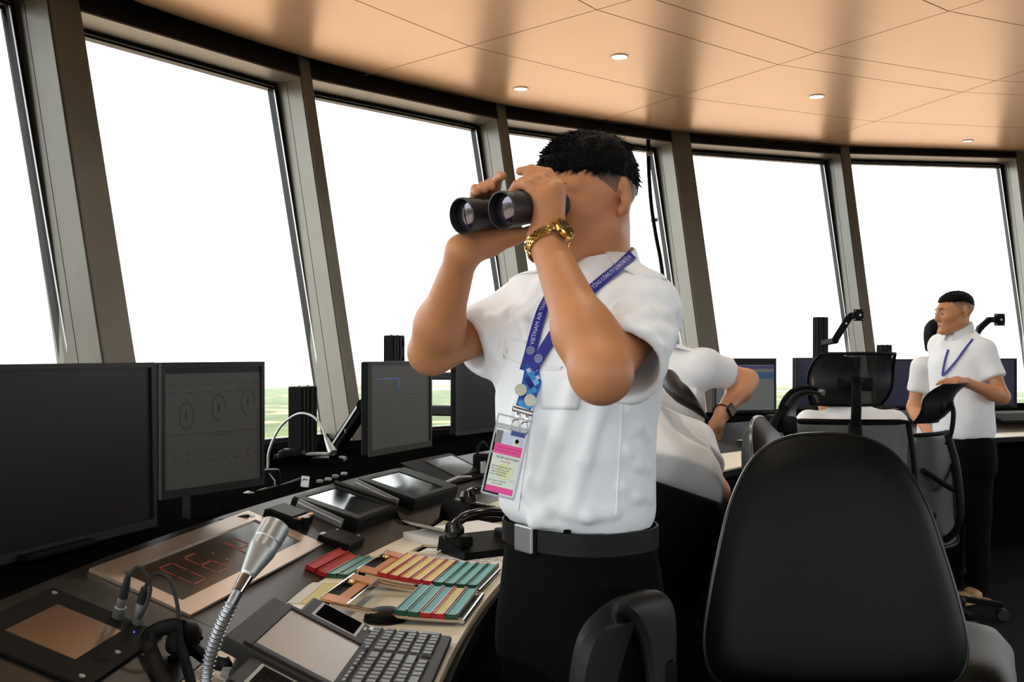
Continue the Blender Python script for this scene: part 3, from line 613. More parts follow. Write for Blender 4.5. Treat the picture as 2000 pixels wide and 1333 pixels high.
# ------------------------------------------------------------------ monitors, posts, arms, lamp
def glow(name, col, s, rough=.3): return mat(name, tuple(c*.02 for c in col), rough, 0, .2, emit=(col, s))
M['scr_grey'] = glow('screen_dim_grey', (1, .96, .88), .010, .5); M['scr_dark'] = mat('screen_black', (.0035, .0035, .0035), .42, 0, .16)
M['scr_line'] = mat('screen_line', (.005, .005, .006), .5, 0, .2, emit=((1, 1, 1), .004)); M['scr_navy'] = glow('screen_navy', (.12, .10, .45), .02)
M['scr_blue'] = glow('screen_blue', (.15, .35, .8), .07); M['scr_vio'] = glow('screen_violet', (.30, .22, .75), .055); M['scr_lite'] = glow('screen_light_grey', (.95, 1, .95), .04)
def monitor(a, b, zb_, zt, label, scr, group=None, leanb=0., bez_=.012, foot=True, thick=.03):
    """a, b: plan points of the left and right lower corners as the operator sees them"""
    a = np.array(a[:2], float); b = np.array(b[:2], float); e = unit(b-a); W = np.linalg.norm(b-a); H = zt-zb_
    c = (a+b)/2; o = thing('monitor', label, 'monitor', (c[0], c[1], zb_), math.atan2(e[1], e[0]), group)
    o.rotation_euler[0] = leanb
    MB().box((0, thick/2+.006, H/2), (W, thick, H), bev=.006).box((0, thick+.02, H/2), (W*.6, .03, H*.6), bev=.01).build('housing', M['black'], o)
    bz = MB(); lo = bez_*1.6
    for (x0, x1, z0, z1) in ((-W/2, W/2, H-bez_, H), (-W/2, W/2, 0, lo), (-W/2, -W/2+bez_, lo, H-bez_), (W/2-bez_, W/2, lo, H-bez_)): bz.box(((x0+x1)/2, .003, (z0+z1)/2), (x1-x0, .010, z1-z0))
    bz.build('bezel', M['dgrey'], o)
    MB().box((0, .0055, (lo+H-bez_)/2), (W-2*bez_, .004, H-bez_-lo)).build('screen', M[scr], o)
    if foot: MB().box((0, thick+.04, H*.25-.0), (.06, .02, H*.5)).box((0, .05, .006), (.2, .16, .012), bev=.003).build('stand', M['black'], o)
    return o, W, H
def sl_(o, parts, mname, name='screen_graphic'):     # thin printed/lit marks on a screen, local x, z
    mb = MB()
    for q in parts:
        if q[0] == 'b': mb.box(((q[1]+q[2])/2, .0031, (q[3]+q[4])/2), (q[2]-q[1], .0008, q[4]-q[3]))
        elif q[0] == 'o':
            n = 36; mb.tube([(q[1]+q[3]*math.cos(2*PI*k/n), .003, q[2]+q[4]*math.sin(2*PI*k/n)) for k in range(int(n*q[5])+1)], .0009, 4)
    return mb.build(name, M[mname], o)
mA, W, H = monitor(px(-170, 0, 1.80), px(306, 0, 2.44), ZE+.008, 1.298, 'large black screen filling the left edge of the photo', 'scr_dark', leanb=-.02)
mB, W, H = monitor(px(314, 0, 2.47), px(516, 0, 2.76), .965, 1.297, 'dim grey monitor with faint round dials, right of the large black screen', 'scr_grey', foot=False)
MB().box((0, .05, -.03), (.10, .03, .12)).box((0, .05, -.075), (.2, .14, .012), bev=.003).build('stand', M['black'], mB)
ps = []
for (x, z) in ((-.09, .20), (.015, .215), (.115, .225)): ps.append(('o', x, z, .022, .034, .8 if x > 0 else 1)); ps.append(('b', x-.002, x+.002, z-.01, z+.012))
for i in range(12): ps.append(('b', -.14+.055*(i % 6), -.14+.055*(i % 6)+.02, .275-.02*(i//6), .277-.02*(i//6)))
for i in range(14): ps.append(('b', -.13+.04*(i % 7), -.13+.04*(i % 7)+.013, .10-.018*(i//7), .102-.018*(i//7)))
ps += [('b', -.14, .15, .152, .1532), ('b', -.02, .06, .145, .147)]
sl_(mB, ps, 'scr_line'); sl_(mB, [('b', -W/2+.012, W/2-.012, H-.028, H-.012)], 'scr_dark', 'title_bar')
mC, W, H = monitor(px(722, 0, 3.40), px(843, 0, 3.80), .975, 1.291, 'dim grey monitor below the slotted black post, left of the man', 'scr_grey', foot=False)
sl_(mC, [('b', -.17, -.02, H-.062, H-.057), ('b', -.03, -.018, H-.10, H-.062)], 'scr_blue', 'blue_mark'); sl_(mC, [('b', .03+.0, .11, H-.12-.012*i, H-.118-.012*i) for i in range(4)], 'scr_line')
mD, W, H = monitor(px(893, 0, 4.15), px(1030, 0, 4.62), .985, 1.29, 'black monitor half hidden behind the man with binoculars', 'scr_dark', foot=False)
POSTS = []
def post(u0, u1, vt, y, label, group, slots=False):
    a = px(u0, 0, y)[0]; b = px(u1, 0, y)[0]; zt = CAMZ+(HZ-vt)/F*y; wd = b-a; c = (a+b)/2
    o = thing('monitor_post', label, 'post', (c, y, ZE), math.atan2(y-C0[1], c-C0[0])-PI/2, group); bpy.context.view_layer.update()
    hh = zt-ZE; wd *= .92
    MB().box((0, 0, hh/2), (wd, wd*.62, hh), bev=.004).box((0, 0, .012), (wd*1.7, wd*1.4, .024), bev=.004).build('column', M['black'], o)
    for x in (-.38, -.18, .1): MB().box((x*wd, -wd*.31, hh/2), (.10*wd, .008, hh-.01)).build('rib', M['dgrey'], o)
    MB().box((0, 0, hh+.002), (wd*.98, wd*.6, .004)).build('cap', M['dgrey'], o)
    for x in (-.25, .3): MB().cyl((x*wd, 0, hh+.005), wd*.05, .006, n=10).build('bolt', M['alu'], o)
    if slots:
        for z in (hh-.035, hh-.115): MB().box((wd*.3, -wd*.318, z), (wd*.2, .006, .03), bev=.002).build('slot', M['black2'], o)
    POSTS.append(o); return o, zt
post(563, 620, 757, 4.05, 'short black extruded post with a gas spring arm, behind the silver gooseneck lamp', 'black posts on the console', False)
post(749, 791, 657, 4.75, 'slotted black extruded post rising behind the grey monitor left of the man', 'black posts on the console', True)
post(1588, 1617, 621, 7.25, 'tall black post carrying a bare folded arm, above the seated person', 'black posts on the console')
post(1713, 1741, 675, 7.35, 'black post between the seated person and the far standing pair', 'black posts on the console')
post(1880, 1906, 668, 7.35, 'black post behind the far man, its bare folded arm showing over his shoulder', 'black posts on the console')
def arm(po, pts, w_, plate=None):
    Mi = np.array(po.matrix_basis.inverted()); loc = lambda q: (Mi[:3, :3]@np.array(q, float)+Mi[:3, 3])
    P = [loc(q) for q in pts]; d = unit(Mi[:3, :3]@vec(0, 1, 0)); R_ = Mi[:3, :3]; a0 = None
    for i in range(len(P)-1):
        s_ = MB().beam(P[i], P[i+1], w_*.8, w_*(1 if i else .9), bev=w_*.15).build('arm_segment', M['black'], po); a0 = s_
        MB().cyl(P[i+1], w_*.5, w_*1.1, d, 14).build('joint', M['black'], s_)
        MB().cyl((P[i]+P[i+1])/2+unit(P[i+1]-P[i])*.04*(1 if i else 0)-d*w_*.45, w_*.18, .006, d, 12).build('bolt', M['alu'], s_)
    if plate is not None:
        q = P[-1]-d*.01; s = plate
        pl_ = MB().box(q, (s, .012, s*1.15), R_, bev=.004).build('mount_plate', M['black'], po)
        for dx in (-.38, .38):
            for dz in (-.42, .42): MB().cyl(q+R_@vec(dx*s, -.008, dz*s), s*.05, .006, d, 8).build('bolt', M['alu'], pl_)
    return loc
for p_ in POSTS: p_.matrix_basis
k1 = arm(POSTS[0], [px(648, 888, 3.95), px(712, 792, 3.78)], .052)
Rq = np.array(POSTS[0].matrix_basis.inverted())[:3, :3]
MB().box(k1(px(640, 918, 3.97)), (.14, .1, .10), Rq, .012).box(k1(px(570, 905, 3.95)), (.10, .09, .11), Rq, .02).build('clamp_block', M['black'], POSTS[0])
MB().box(k1(px(628, 887, 3.90)), (.11, .06, .008), Rq, .003).build('bright_lid', M['grey'], POSTS[0])
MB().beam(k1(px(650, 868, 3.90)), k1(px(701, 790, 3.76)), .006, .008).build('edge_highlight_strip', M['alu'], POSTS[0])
arm(POSTS[1], [px(765, 735, 4.72), px(892, 735, 4.30)], .036)
arm(POSTS[1], [px(765, 801, 4.72), px(892, 803, 4.30)], .05)
arm(POSTS[2], [px(1606, 671, 7.2), px(1630, 666, 7.0), px(1660, 618, 6.95), px(1676, 616, 6.9)], .045, .068)
arm(POSTS[4], [px(1893, 672, 7.3), px(1900, 664, 7.1), px(1915, 640, 6.95), px(1932, 625, 6.95), px(1951, 625, 6.9)], .04, .072)
wc_ = thing('hanging_cable', 'thin dark cable hanging beside the wide grey pillar behind the man with binoculars', 'cable', tuple(px(1266, 268, 9.35)))
MB().tube(bez([px(1266, 268, 9.35), px(1267, 330, 9.25), px(1272, 400, 9.18), px(1281, 460, 9.12), px(1292, 520, 9.06), px(1306, 640, 8.9)], 40), .018, 8).build('sheath', M['black'], wc_, px(1266, 268, 9.35))
for v_ in (300, 430): MB().box(px(1268+(v_-300)*.075, v_, 9.2)-px(1266, 268, 9.35), (.06, .05, .03)).build('clip', M['grey'], wc_)
# gooseneck lamp
lb = px(530, 950, 3.30)
lp = thing('gooseneck_lamp', 'silver gooseneck reading lamp curving over the console slope', 'lamp', tuple(lb))
P = bez([px(523, 915, 3.3), px(526, 880, 3.3), px(545, 838, 3.3), px(570, 815, 3.28), px(592, 808, 3.25), px(615, 817, 3.22), px(630, 838, 3.2), px(636, 855, 3.18)], 60)
MB().tube(P, .0042, 10).build('neck', M['alu'], lp, lb)
axl = unit(px(648, 880, 3.16)-px(635, 852, 3.18))
MB().lathe([(.0045, -.004), (.0075, .008), (.0150, .052), (.0150, .056), (.012, .054)], P[-1]-lb, axl, 18).build('lamp_head', M['alu'], lp)
MB().box((.0, .0, .02), (.055, .05, .07), np.array(Matrix.Rotation(.3, 3, 'Z')), .01).box((.02, .02, -.025), (.09, .07, .02), bev=.006).build('lamp_base', M['black'], lp)
MB().tube([(.0, -.03, .045), (.02, -.034, .02), (.018, -.034, .005)], .0025, 6).build('switch', M['alu'], lp)
# clutter along the rear shelf
ck2 = thing('clamp_lamp', 'black and chrome clamp fitting lying along the console rim below the lamp', 'clamp', tuple(px(500, 985, 3.15)))
o0 = px(500, 985, 3.15)
MB().tube(bez([px(497, 975, 3.1), px(515, 962, 3.15), px(545, 955, 3.25), px(600, 935, 3.45)], 24), .011, 10).build('arm', M['black'], ck2, o0); MB().lathe([(.02, 0), (.024, .02), (.012, .03)], px(486, 980, 3.08)-o0, (.3, .2, 1), 16).build('cup', M['alu'], ck2)
MB().tube(bez([px(495, 965, 3.1), px(510, 958, 3.15), px(540, 950, 3.25)], 16), .004, 8).build('chrome_edge', M['chrome'], ck2, o0)
tg = thing('tag_card', 'small white tag with a black squiggle propped on the console rim', 'tag', tuple(onz(596, 952, ZE)+vec(0, 0, .017)), -.2)
MB().box((0, 0, 0), (.026, .003, .034), np.array(Matrix.Rotation(.12, 3, 'Y'))).build('card', M['white'], tg); MB().tube(bez([(-.008, -.0025, .004), (-.002, -.0025, .009), (.003, -.0025, .006), (.009, -.0025, .008)], 12), .0012, 6).build('squiggle', M['ink'], tg)
for i, (u, v) in enumerate(((625, 940), (641, 936), (655, 930), (672, 925))):
    q = thing('rim_clip', '%s tiny bright clip from the white tag along the console rim' % ['first', 'second', 'third', 'fourth'][i], 'clip', tuple(onz(u, v+4, ZE)), 0, 'bright clips on the console rim')
    MB().box((0, 0, .005), (.022, .014, .010), bev=.003).build('clip_body', M['alu'] if i % 2 else M['grey'], q); MB().box((0, -.006, .011), (.016, .003, .002)).build('lip', M['white'], q)
# right-hand side monitors
mE, W, H = monitor(px(1395, 0, 6.15), px(1516, 0, 6.25), .955, 1.288, 'lit monitor with violet and blue bars beside the woman with her hand on her hip', 'scr_lite')
sl_(mE, [('b', -W/2+.014, W/2-.014, H-.064, H-.045)], 'scr_vio', 'violet_bar'); sl_(mE, [('b', -W/2+.014, W/2-.014, H-.125, H-.085)], 'scr_blue', 'blue_bar'); sl_(mE, [('b', -W/2+.012, W/2-.012, H-.04, H-.012)], 'scr_dark', 'title_bar')
monitor(px(1554, 0, 6.55), px(1680, 0, 6.75), .96, 1.29, 'dark navy monitor behind the head of the seated person', 'scr_navy')
mG, W, H = monitor(px(1722, 0, 6.75), px(1835, 0, 6.80), .955, 1.280, 'dark navy monitor behind the far standing pair', 'scr_navy')
monitor(px(1905, 0, 6.80), px(1986, 0, 6.85), .955, 1.285, 'navy monitor partly hidden right of the far man', 'scr_navy')
# things on the far desk
for (u, v, lab) in ((1660, 832, 'black keyboard lying on the far desk right of the seated person'), (1790, 815, 'black keyboard lying on the far desk below the navy monitor'), (1985, 820, 'black keyboard at the right edge of the far desk')):
    p = surfa(u, v, .004); o = place('keyboard', lab, 'keyboard', p, TILT, 0, 'keyboards on the far desk')
    MB().box((0, 0, .011), (.40, .15, .018), bev=.004).build('keyboard_case', M['black'], o)
    for j in range(5): MB().box((0, .05-.025*j, .021), (.37, .018, .004)).build('key_row', M['dgrey'], o)
for (u, v, w_, d_, lab) in ((1470, 858, .3, .2, 'white paper sheet on the far desk left of the leather chairs'), (1925, 812, .28, .2, 'pale paper sheet on the far desk behind the far man')):
    o = place('paper_sheet', lab, 'paper', surfa(u, v), 0 if u < 1600 else TILT, .2); MB().box((0, 0, .0012), (w_, d_, .001)).build('sheet', M['paper'], o); MB().box((0, 0, .002), (w_*.7, .004, .0005)).build('text_line', M['grey'], o)
# ------------------------------------------------------------------ bodies: smooth blended solids turned into one continuous surface
class Field:
    def __init__(s): s.it = []
    def add(s, fn, k=.012): s.it.append((1, fn, k)); return s
    def sub(s, fn, k=.006): s.it.append((-1, fn, k)); return s
    def copy(s): q = Field(); q.it = list(s.it); return q
    def ev(s, P, idx=None):
        d = None
        for i in (range(len(s.it)) if idx is None else idx):
            op, fn, k = s.it[i]; e = fn(P)
            if d is None: d = e if op > 0 else np.full(len(P), 1.)
            elif op > 0: h = np.maximum(k-np.abs(d-e), 0)/k; d = np.minimum(d, e)-h*h*k*.25
            else: e = -e; h = np.maximum(k-np.abs(d-e), 0)/k; d = np.maximum(d, e)+h*h*k*.25
        return np.full(len(P), 1.) if d is None else d
    def grad(s, P, e=.002):
        return np.stack([s.ev(P+e*np.eye(3)[i])-s.ev(P-e*np.eye(3)[i]) for i in range(3)], 1)/(2*e)
    def hit(s, u, v, y0=1.2, y1=2.4, off=0.):     # first point of the surface seen at (u, v)
        d = vec((u-1000)/F, 1, (HZ-v)/F); y = y0
        for _ in range(160):
            q = s.ev((vec(0, 0, CAMZ)+d*y)[None])[0]
            if q < 3e-4: break
            y += q*.6/np.linalg.norm(d)
            if y > y1: return None
        p = vec(0, 0, CAMZ)+d*y
        if off: g = s.grad(p[None])[0]; p = p+unit(g)*off
        return p
def cap_(a, b, r1, r2):
    a = np.array(a, float); b = np.array(b, float); ba = b-a; L = max(ba@ba, 1e-9)
    def fn(P):
        q = P-a; t = np.clip(q@ba/L, 0, 1); return np.linalg.norm(q-t[:, None]*ba, axis=1)-(r1+(r2-r1)*t)
    return fn
def ell_(c, R, rad):
    c = np.array(c, float); R = np.array(R, float); rad = np.array(rad, float)
    def fn(P):
        q = (P-c)@R/rad; k0 = np.linalg.norm(q, axis=1); k1 = np.linalg.norm(q/rad, axis=1)+1e-9; return k0*(k0-1)/k1
    return fn
def loft_(o, R, st, p=2.4):       # st: rows of (height, half width, half depth, shift x, shift y)
    o = np.array(o, float); R = np.array(R, float); st = np.array(st, float)
    zz = np.linspace(st[0, 0], st[-1, 0], 80)
    T = []
    for j in range(1, 5):
        g = np.interp(zz, st[:, 0], st[:, j]); 
        for _ in range(6): g = np.r_[g[0], (g[:-2]+2*g[1:-1]+g[2:])/4, g[-1]]
        T.append(g)
    def fn(P):
        q = (P-o)@R; z = np.clip(q[:, 2], zz[0], zz[-1]); a, b, x, y = (np.interp(z, zz, g) for g in T)
        k = (np.abs((q[:, 0]-x)/a)**p+np.abs((q[:, 1]-y)/b)**p)**(1/p)
        ds = (k-1)*np.minimum(a, b); dc = np.maximum(q[:, 2]-zz[-1], zz[0]-q[:, 2])
        return np.where(dc > 0, np.sqrt(np.maximum(ds, 0)**2+dc**2), np.maximum(ds, dc))
    return fn
def half_(p, n):
    p = np.array(p, float); n = unit(n); return lambda P: (P-p)@n
def frame_(l, f=None, up=(0, 0, 1)):     # columns: left, forward, up
    if f is None: l = unit(l); f = unit(np.cross(l, np.array(up, float))); return np.array([l, f, up]).T
    f = unit(f); l = unit(np.array(l)-f*(np.array(l)@f)); return np.array([l, f, np.cross(f, l)]).T
EDG = [(a, b) for a in range(8) for b in range(a+1, 8) if bin(a ^ b).count('1') == 1]
def surface(fld, lo, hi, h, B=10):
    lo = np.array(lo, float); hi = np.array(hi, float); n = np.ceil((hi-lo)/(h*B)).astype(int)
    ii = np.stack(np.meshgrid(*[np.arange(k) for k in n], indexing='ij'), -1).reshape(-1, 3)
    cen = lo+(ii+.5)*h*B; Rb = h*B*.5*math.sqrt(3)
    E = np.stack([fn(cen)*1.0 for _, fn, _ in fld.it], 1)
    d0 = fld.ev(cen); keep = np.abs(d0) < Rb*1.35+.012
    loc = np.stack(np.meshgrid(*[np.arange(B+1)]*3, indexing='ij'), -1).reshape(-1, 3)
    NN = n*B+2; V = []; ids = []; edges = [[], [], []]; sg = [[], [], []]
    cid = lambda g: (g[..., 0]*NN[1]+g[..., 1])*NN[2]+g[..., 2]
    off = np.array([[(q >> 0) & 1, (q >> 1) & 1, (q >> 2) & 1] for q in range(8)])
    for bi in np.where(keep)[0]:
        act = [j for j, (op, fn, k) in enumerate(fld.it) if abs(E[bi, j]) < 2.2*Rb+k+.01 or E[bi, j] < 0 or (op > 0 and E[bi, j] < E[bi].min()+1.2*Rb+k)]
        # every union member that could be nearest, every cut that could reach
        g0 = ii[bi]*B; P = lo+(g0+loc)*h; D = fld.ev(P, act).reshape(B+1, B+1, B+1); In = D < 0
        if In.all() or not In.any(): continue
        C = [D[o[0]:B+o[0], o[1]:B+o[1], o[2]:B+o[2]] for o in off]; I = [c < 0 for c in C]
        cnt = sum(i.astype(int) for i in I); cells = np.argwhere((cnt > 0) & (cnt < 8))
        acc = np.zeros((len(cells), 3)); num = np.zeros(len(cells)); t0, t1, t2 = cells.T
        for a, b in EDG:
            da = C[a][t0, t1, t2]; db = C[b][t0, t1, t2]; m = (da < 0) != (db < 0)
            t = np.where(m, da/np.where(da == db, 1, da-db), 0); acc += m[:, None]*(off[a]+t[:, None]*(off[b]-off[a])); num += m
        V.append(lo+(g0+cells+acc/num[:, None])*h); ids.append(cid(g0+cells))
        for ax in range(3):
            s0 = [slice(0, B)]*3; s1 = [slice(0, B)]*3; s1[ax] = slice(1, B+1)
            a, b = In[tuple(s0)], In[tuple(s1)]; q = np.argwhere(a != b)
            if len(q): edges[ax].append(g0+q); sg[ax].append(a[tuple(q.T)])
    V = np.concatenate(V); ids = np.concatenate(ids); o = np.argsort(ids); ids = ids[o]; V = V[o]
    faces = []
    for ax in range(3):
        if not edges[ax]: continue
        g = np.concatenate(edges[ax]); s_ = np.concatenate(sg[ax]); u, v = [(1, 2), (2, 0), (0, 1)][ax]
        q = []
        for du, dv in ((-1, -1), (0, -1), (0, 0), (-1, 0)):
            gg = g.copy(); gg[:, u] += du; gg[:, v] += dv; q.append(cid(gg))
        q = np.stack(q, 1); pos = np.searchsorted(ids, q); pos = np.clip(pos, 0, len(ids)-1); ok = (ids[pos] == q).all(1)
        pos = pos[ok]; s2 = s_[ok]; pos = np.where(s2[:, None], pos, pos[:, ::-1]); faces.append(pos)
    return V, np.concatenate(faces)
def to_obj(name, V, Fc, m, parent, org, relax=2, disp=None):
    V = np.array(V)
    if relax:                                   # light smoothing of the grid steps
        e = np.concatenate([Fc[:, [0, 1]], Fc[:, [1, 2]], Fc[:, [2, 3]], Fc[:, [3, 0]]])
        for _ in range(relax):
            S_ = np.zeros_like(V); c = np.zeros(len(V))
            np.add.at(S_, e[:, 0], V[e[:, 1]]); np.add.at(c, e[:, 0], 1); np.add.at(S_, e[:, 1], V[e[:, 0]]); np.add.at(c, e[:, 1], 1)
            V = V*.5+.5*S_/np.maximum(c, 1)[:, None]
    if disp is not None: V = disp(V, Fc)
    me = bpy.data.meshes.new(name); me.from_pydata((V-np.array(org)).tolist(), [], Fc.tolist()); me.update()
    o = link(name, me, m, parent, True); return o
def vnormals(V, Fc):
    N = np.cross(V[Fc[:, 2]]-V[Fc[:, 0]], V[Fc[:, 3]]-V[Fc[:, 1]]); S_ = np.zeros_like(V)
    for j in range(4): np.add.at(S_, Fc[:, j], N)
    return S_/(np.linalg.norm(S_, axis=1)[:, None]+1e-12)
def cloth(amp, sc, stretch=(1, 1, 1), seed=0, mask=None):
    def fn(V, Fc):
        N = vnormals(V, Fc); st = np.array(stretch); out = np.empty(len(V))
        for i, p in enumerate(V):
            q = p*st*sc+seed; a = mnoise.noise(Vector(q)); b = mnoise.noise(Vector(q*2.3+7.)); out[i] = (1-abs(a)*2.2)*.7+b*.35
        m = 1 if mask is None else mask(V)
        return V+N*(amp*out*m)[:, None]
    return fn
M['skin'] = mat('skin', lin(183, 125, 86), .5, 0, .3, sss=.05, bump=(220, .12, .001), var=(14, .10))
M['skin2'] = mat('skin_light', lin(203, 142, 104), .5, 0, .35, sss=.1, var=(14, .08))
M['hair'] = mat('black_hair', (.0022, .0019, .0018), .65, 0, .07, bump=(260, .5, .002))
M['hair2'] = mat('brown_black_hair', (.007, .004, .0025), .5, 0, .25, bump=(200, .5, .002, (1, 1, .2)))
M['shirt'] = mat('white_shirt', (.80, .81, .84), .75, 0, .25, sheen=.1, bump=(60, .10, .004))
M['shirtw'] = mat('white_blouse', (.74, .73, .74), .75, 0, .25, sheen=.1, bump=(50, .12, .004))
M['trouser'] = mat('black_trousers', (.003, .003, .0034), .9, 0, .06, bump=(120, .2, .002))
M['leather'] = mat('black_leather', (.0022, .0022, .002), .5, 0, .15, bump=(240, .25, .0008))
M['lip'] = mat('lips', lin(160, 88, 76), .45)
M['eyew'] = mat('eye_white', (.7, .68, .66), .25); M['iris'] = mat('iris', (.02, .012, .008), .15)
def head_field(fd, c, R, s=1., ears=(1, -1), neck=None, fem=False):
    W_ = lambda x, y, z: np.array(c)+R@(np.array((x, y, z))*s)
    fd.add(ell_(W_(0, -.014, .020), R, np.array((.075, .094, .072))*s), .02)
    fd.add(ell_(W_(0, .026, -.035), R, np.array((.0615, .068, .083))*s), .03)
    for q in (1, -1):
        fd.add(cap_(W_(q*.050, -.004, -.062), W_(q*.012, .072, -.104), .017*s, .014*s), .03)
        fd.add(ell_(W_(q*.044, .058, -.030), R, np.array((.020, .024, .018))*s), .03)
        fd.add(cap_(W_(q*.012, .088, .012), W_(q*.045, .068, .012), .010*s, .010*s), .018)
        fd.sub(ell_(W_(q*.033, .100, -.010), R, np.array((.016, .013, .011))*s), .014)
        fd.add(ell_(W_(q*.033, .079, -.011), R, np.array((.015, .012, .010))*s), .006)
        fd.add(cap_(W_(q*.010, .098, -.043), W_(q*.007, .100, -.043), .0075*s, .0075*s), .008)
    fd.add(cap_(W_(0, .090, .004), W_(0, .108, -.036), .0075*s, .0115*s), .014)
    fd.add(cap_(W_(-.018, .083, -.071), W_(.018, .083, -.071), .006*s, .006*s), .012); fd.add(cap_(W_(-.014, .082, -.081), W_(.014, .082, -.081), .0065*s, .0065*s), .010)
    fd.sub(cap_(W_(-.022, .096, -.0755), W_(.022, .096, -.0755), .0035*s, .0035*s), .006)
    fd.add(ell_(W_(0, .075, -.105), R, np.array((.020, .016, .016))*s), .02)
    for q in ears:
        Re = R@np.array(Matrix.Rotation(-.40*q, 3, 'Z'))@np.array(Matrix.Rotation(.15, 3, 'X'))
        fd.add(ell_(W_(q*.081, -.016, -.010), Re, np.array((.0085, .0155, .031))*s), .008)
        fd.sub(ell_(W_(q*.0885, -.0115, -.005), Re, np.array((.0085, .0095, .020))*s), .005)
        fd.sub(ell_(W_(q*.086, -.006, -.014), Re, np.array((.010, .005, .008))*s), .004)
        fd.add(cap_(W_(q*.0835, -.015, .008), W_(q*.0825, -.017, -.016), .0026*s, .0026*s), .003)
        fd.add(ell_(W_(q*.077, -.004, -.036), Re, np.array((.006, .008, .009))*s), .008)
    return W_
def arm_(fd, S_, E_, W_, k=1., up=.046):
    S_, E_, W_ = (np.array(q, float) for q in (S_, E_, W_)); m = E_+(W_-E_)*.28
    fd.add(cap_(S_, E_, up*k, .037*k), .02); fd.add(cap_(E_, m, .036*k, .040*k), .03); fd.add(cap_(m, W_, .040*k, .0255*k), .03)
def fingers_(fd, chains, r=.0085, k=.004):
    for c in chains:
        n = len(c)-1
        for i in range(n): fd.add(cap_(c[i], c[i+1], r*(1-.08*i), r*(1-.08*(i+1))), k)
# ------------------------------------------------------------------ the man with binoculars
fT = unit((-.83, -.56, 0)); lT = vec(.56, -.83, 0); RT = np.array([lT, fT, (0, 0, 1)]).T
org = vec(.125, 1.82, 0)
man = thing('person', 'man in white short-sleeved uniform shirt looking through binoculars, standing at the console', 'person', tuple(org))
fH = unit((-.74, -.66, -.10)); RH = frame_((.67, -.74, 0), fH); Hc = vec(.128, 1.815, 1.600)
SL, EL, WL = vec(.214, 1.700, 1.382), vec(.1255, 1.445, 1.292), vec(.052, 1.605, 1.497)
SR, ER, WR = vec(.040, 1.945, 1.398), vec(-.146, 1.850, 1.322), vec(-.081, 1.695, 1.488)
# binocular frame: along a (eye to objective), n (towards his left), z up
BE = vec(.090, 1.690, 1.567); BA = unit(vec(-.0125, 1.588, 1.542)-BE); BN = unit((.70, -.714, 0)); BN = unit(BN-BA*(BN@BA)); BZ = np.cross(BA, BN)
b_ = lambda a, n, z: BE+BA*a+BN*n+BZ*z
sk = Field()
hw = head_field(sk, Hc, RH, 1.02)
nb = vec(.152, 1.842, 1.43)
sk.add(cap_(hw(0, -.030, -.06), nb, .057, .062), .03)
arm_(sk, SL, EL, WL, 1.03); arm_(sk, SR, ER, WR, 1.0)
sk.add(cap_(EL+unit(EL-WL)*.004, EL, .034, .036), .02)
# left (near) hand: wrist below the barrel, back of the hand outward, fingers over the top
SEPN = -.092
def hand(fd, W_, mir):
    n0 = (lambda n: n) if not mir else (lambda n: SEPN-n)
    dz = 0
    q = lambda a, n, z: b_(a, n0(n), z)
    mcp = [q(.050, .033, .024), q(.067, .036, .021), q(.083, .035, .015), q(.097, .032, .006)]
    base = [W_+(b_(.064, n0(.035), -.045)-W_)*.35, W_+(b_(.077, n0(.037), -.045)-W_)*.3, W_+(b_(.088, n0(.037), -.045)-W_)*.3, W_+(b_(.099, n0(.034), -.045)-W_)*.3]
    for i in range(4): fd.add(cap_(base[i], mcp[i], .0145, .0115), .016)
    fd.add(cap_(W_, (base[1]+base[2])/2, .024, .022), .02)
    fd.add(cap_((base[0]+base[1])/2, (mcp[1]+mcp[2])/2, .017, .015), .02)
    pip = [q(.052, .014, .050), q(.068, .013, .043), q(.083, .011, .040), q(.097, .009, .036)]
    dip = [q(.060, -.012, .060), q(.071, -.014, .047), q(.085, -.014, .041), q(.098, -.012, .037)]
    tip = [q(.068, -.032, .060), q(.072, -.030, .034), q(.085, -.029, .030), q(.099, -.026, .027)]
    fingers_(fd, [[mcp[i], pip[i], dip[i], tip[i]] for i in range(4)], .0098)
    th_ = [base[0], q(.052, .016, -.050), q(.046, -.010, -.047), q(.044, -.034, -.041)]
    fd.add(cap_(th_[0], th_[1], .019, .0145), .016); fingers_(fd, [th_[1:]], .0115)
    fd.add(cap_(base[0], q(.062, .018, -.046), .020, .017), .02)
    return tip, mcp
hand(sk, WL, False)
# right (far) hand: heel under the barrels, fingers wrapped up the far side with tips on top
q = lambda a, n, z: b_(a, SEPN-n, z)
mcpR = [q(.040, .036, .020), q(.060, .040, .017), q(.078, .039, .011), q(.094, .034, .004)]
pal = q(.085, .020, -.048)
sk.add(cap_(WR, pal, .026, .022), .02); sk.add(cap_(pal, q(.060, -.020, -.043), .021, .016), .02)
for m_ in mcpR: sk.add(cap_(pal+(m_-pal)*.25, m_, .0165, .0115), .018)
pipR = [q(.048, .018, .046), q(.070, .016, .042), q(.088, .014, .038), q(.104, .012, .034)]
tipR = [q(.062, -.014, .058), q(.088, -.010, .041), q(.104, -.010, .038), q(.118, -.006, .036)]
fingers_(sk, [[mcpR[i], pipR[i], (pipR[i]+tipR[i])/2+BZ*.006, tipR[i]] for i in range(4)], .0098)
fingers_(sk, [[q(.060, -.020, -.043), q(.050, -.050, -.041), q(.044, -.078, -.037)]], .0125, .006)
V, Fc = surface(sk, (-.25, 1.36, 1.20), (.32, 2.02, 1.74), .0026)
body = to_obj('skin', V, Fc, M['skin'], man, org, 2)
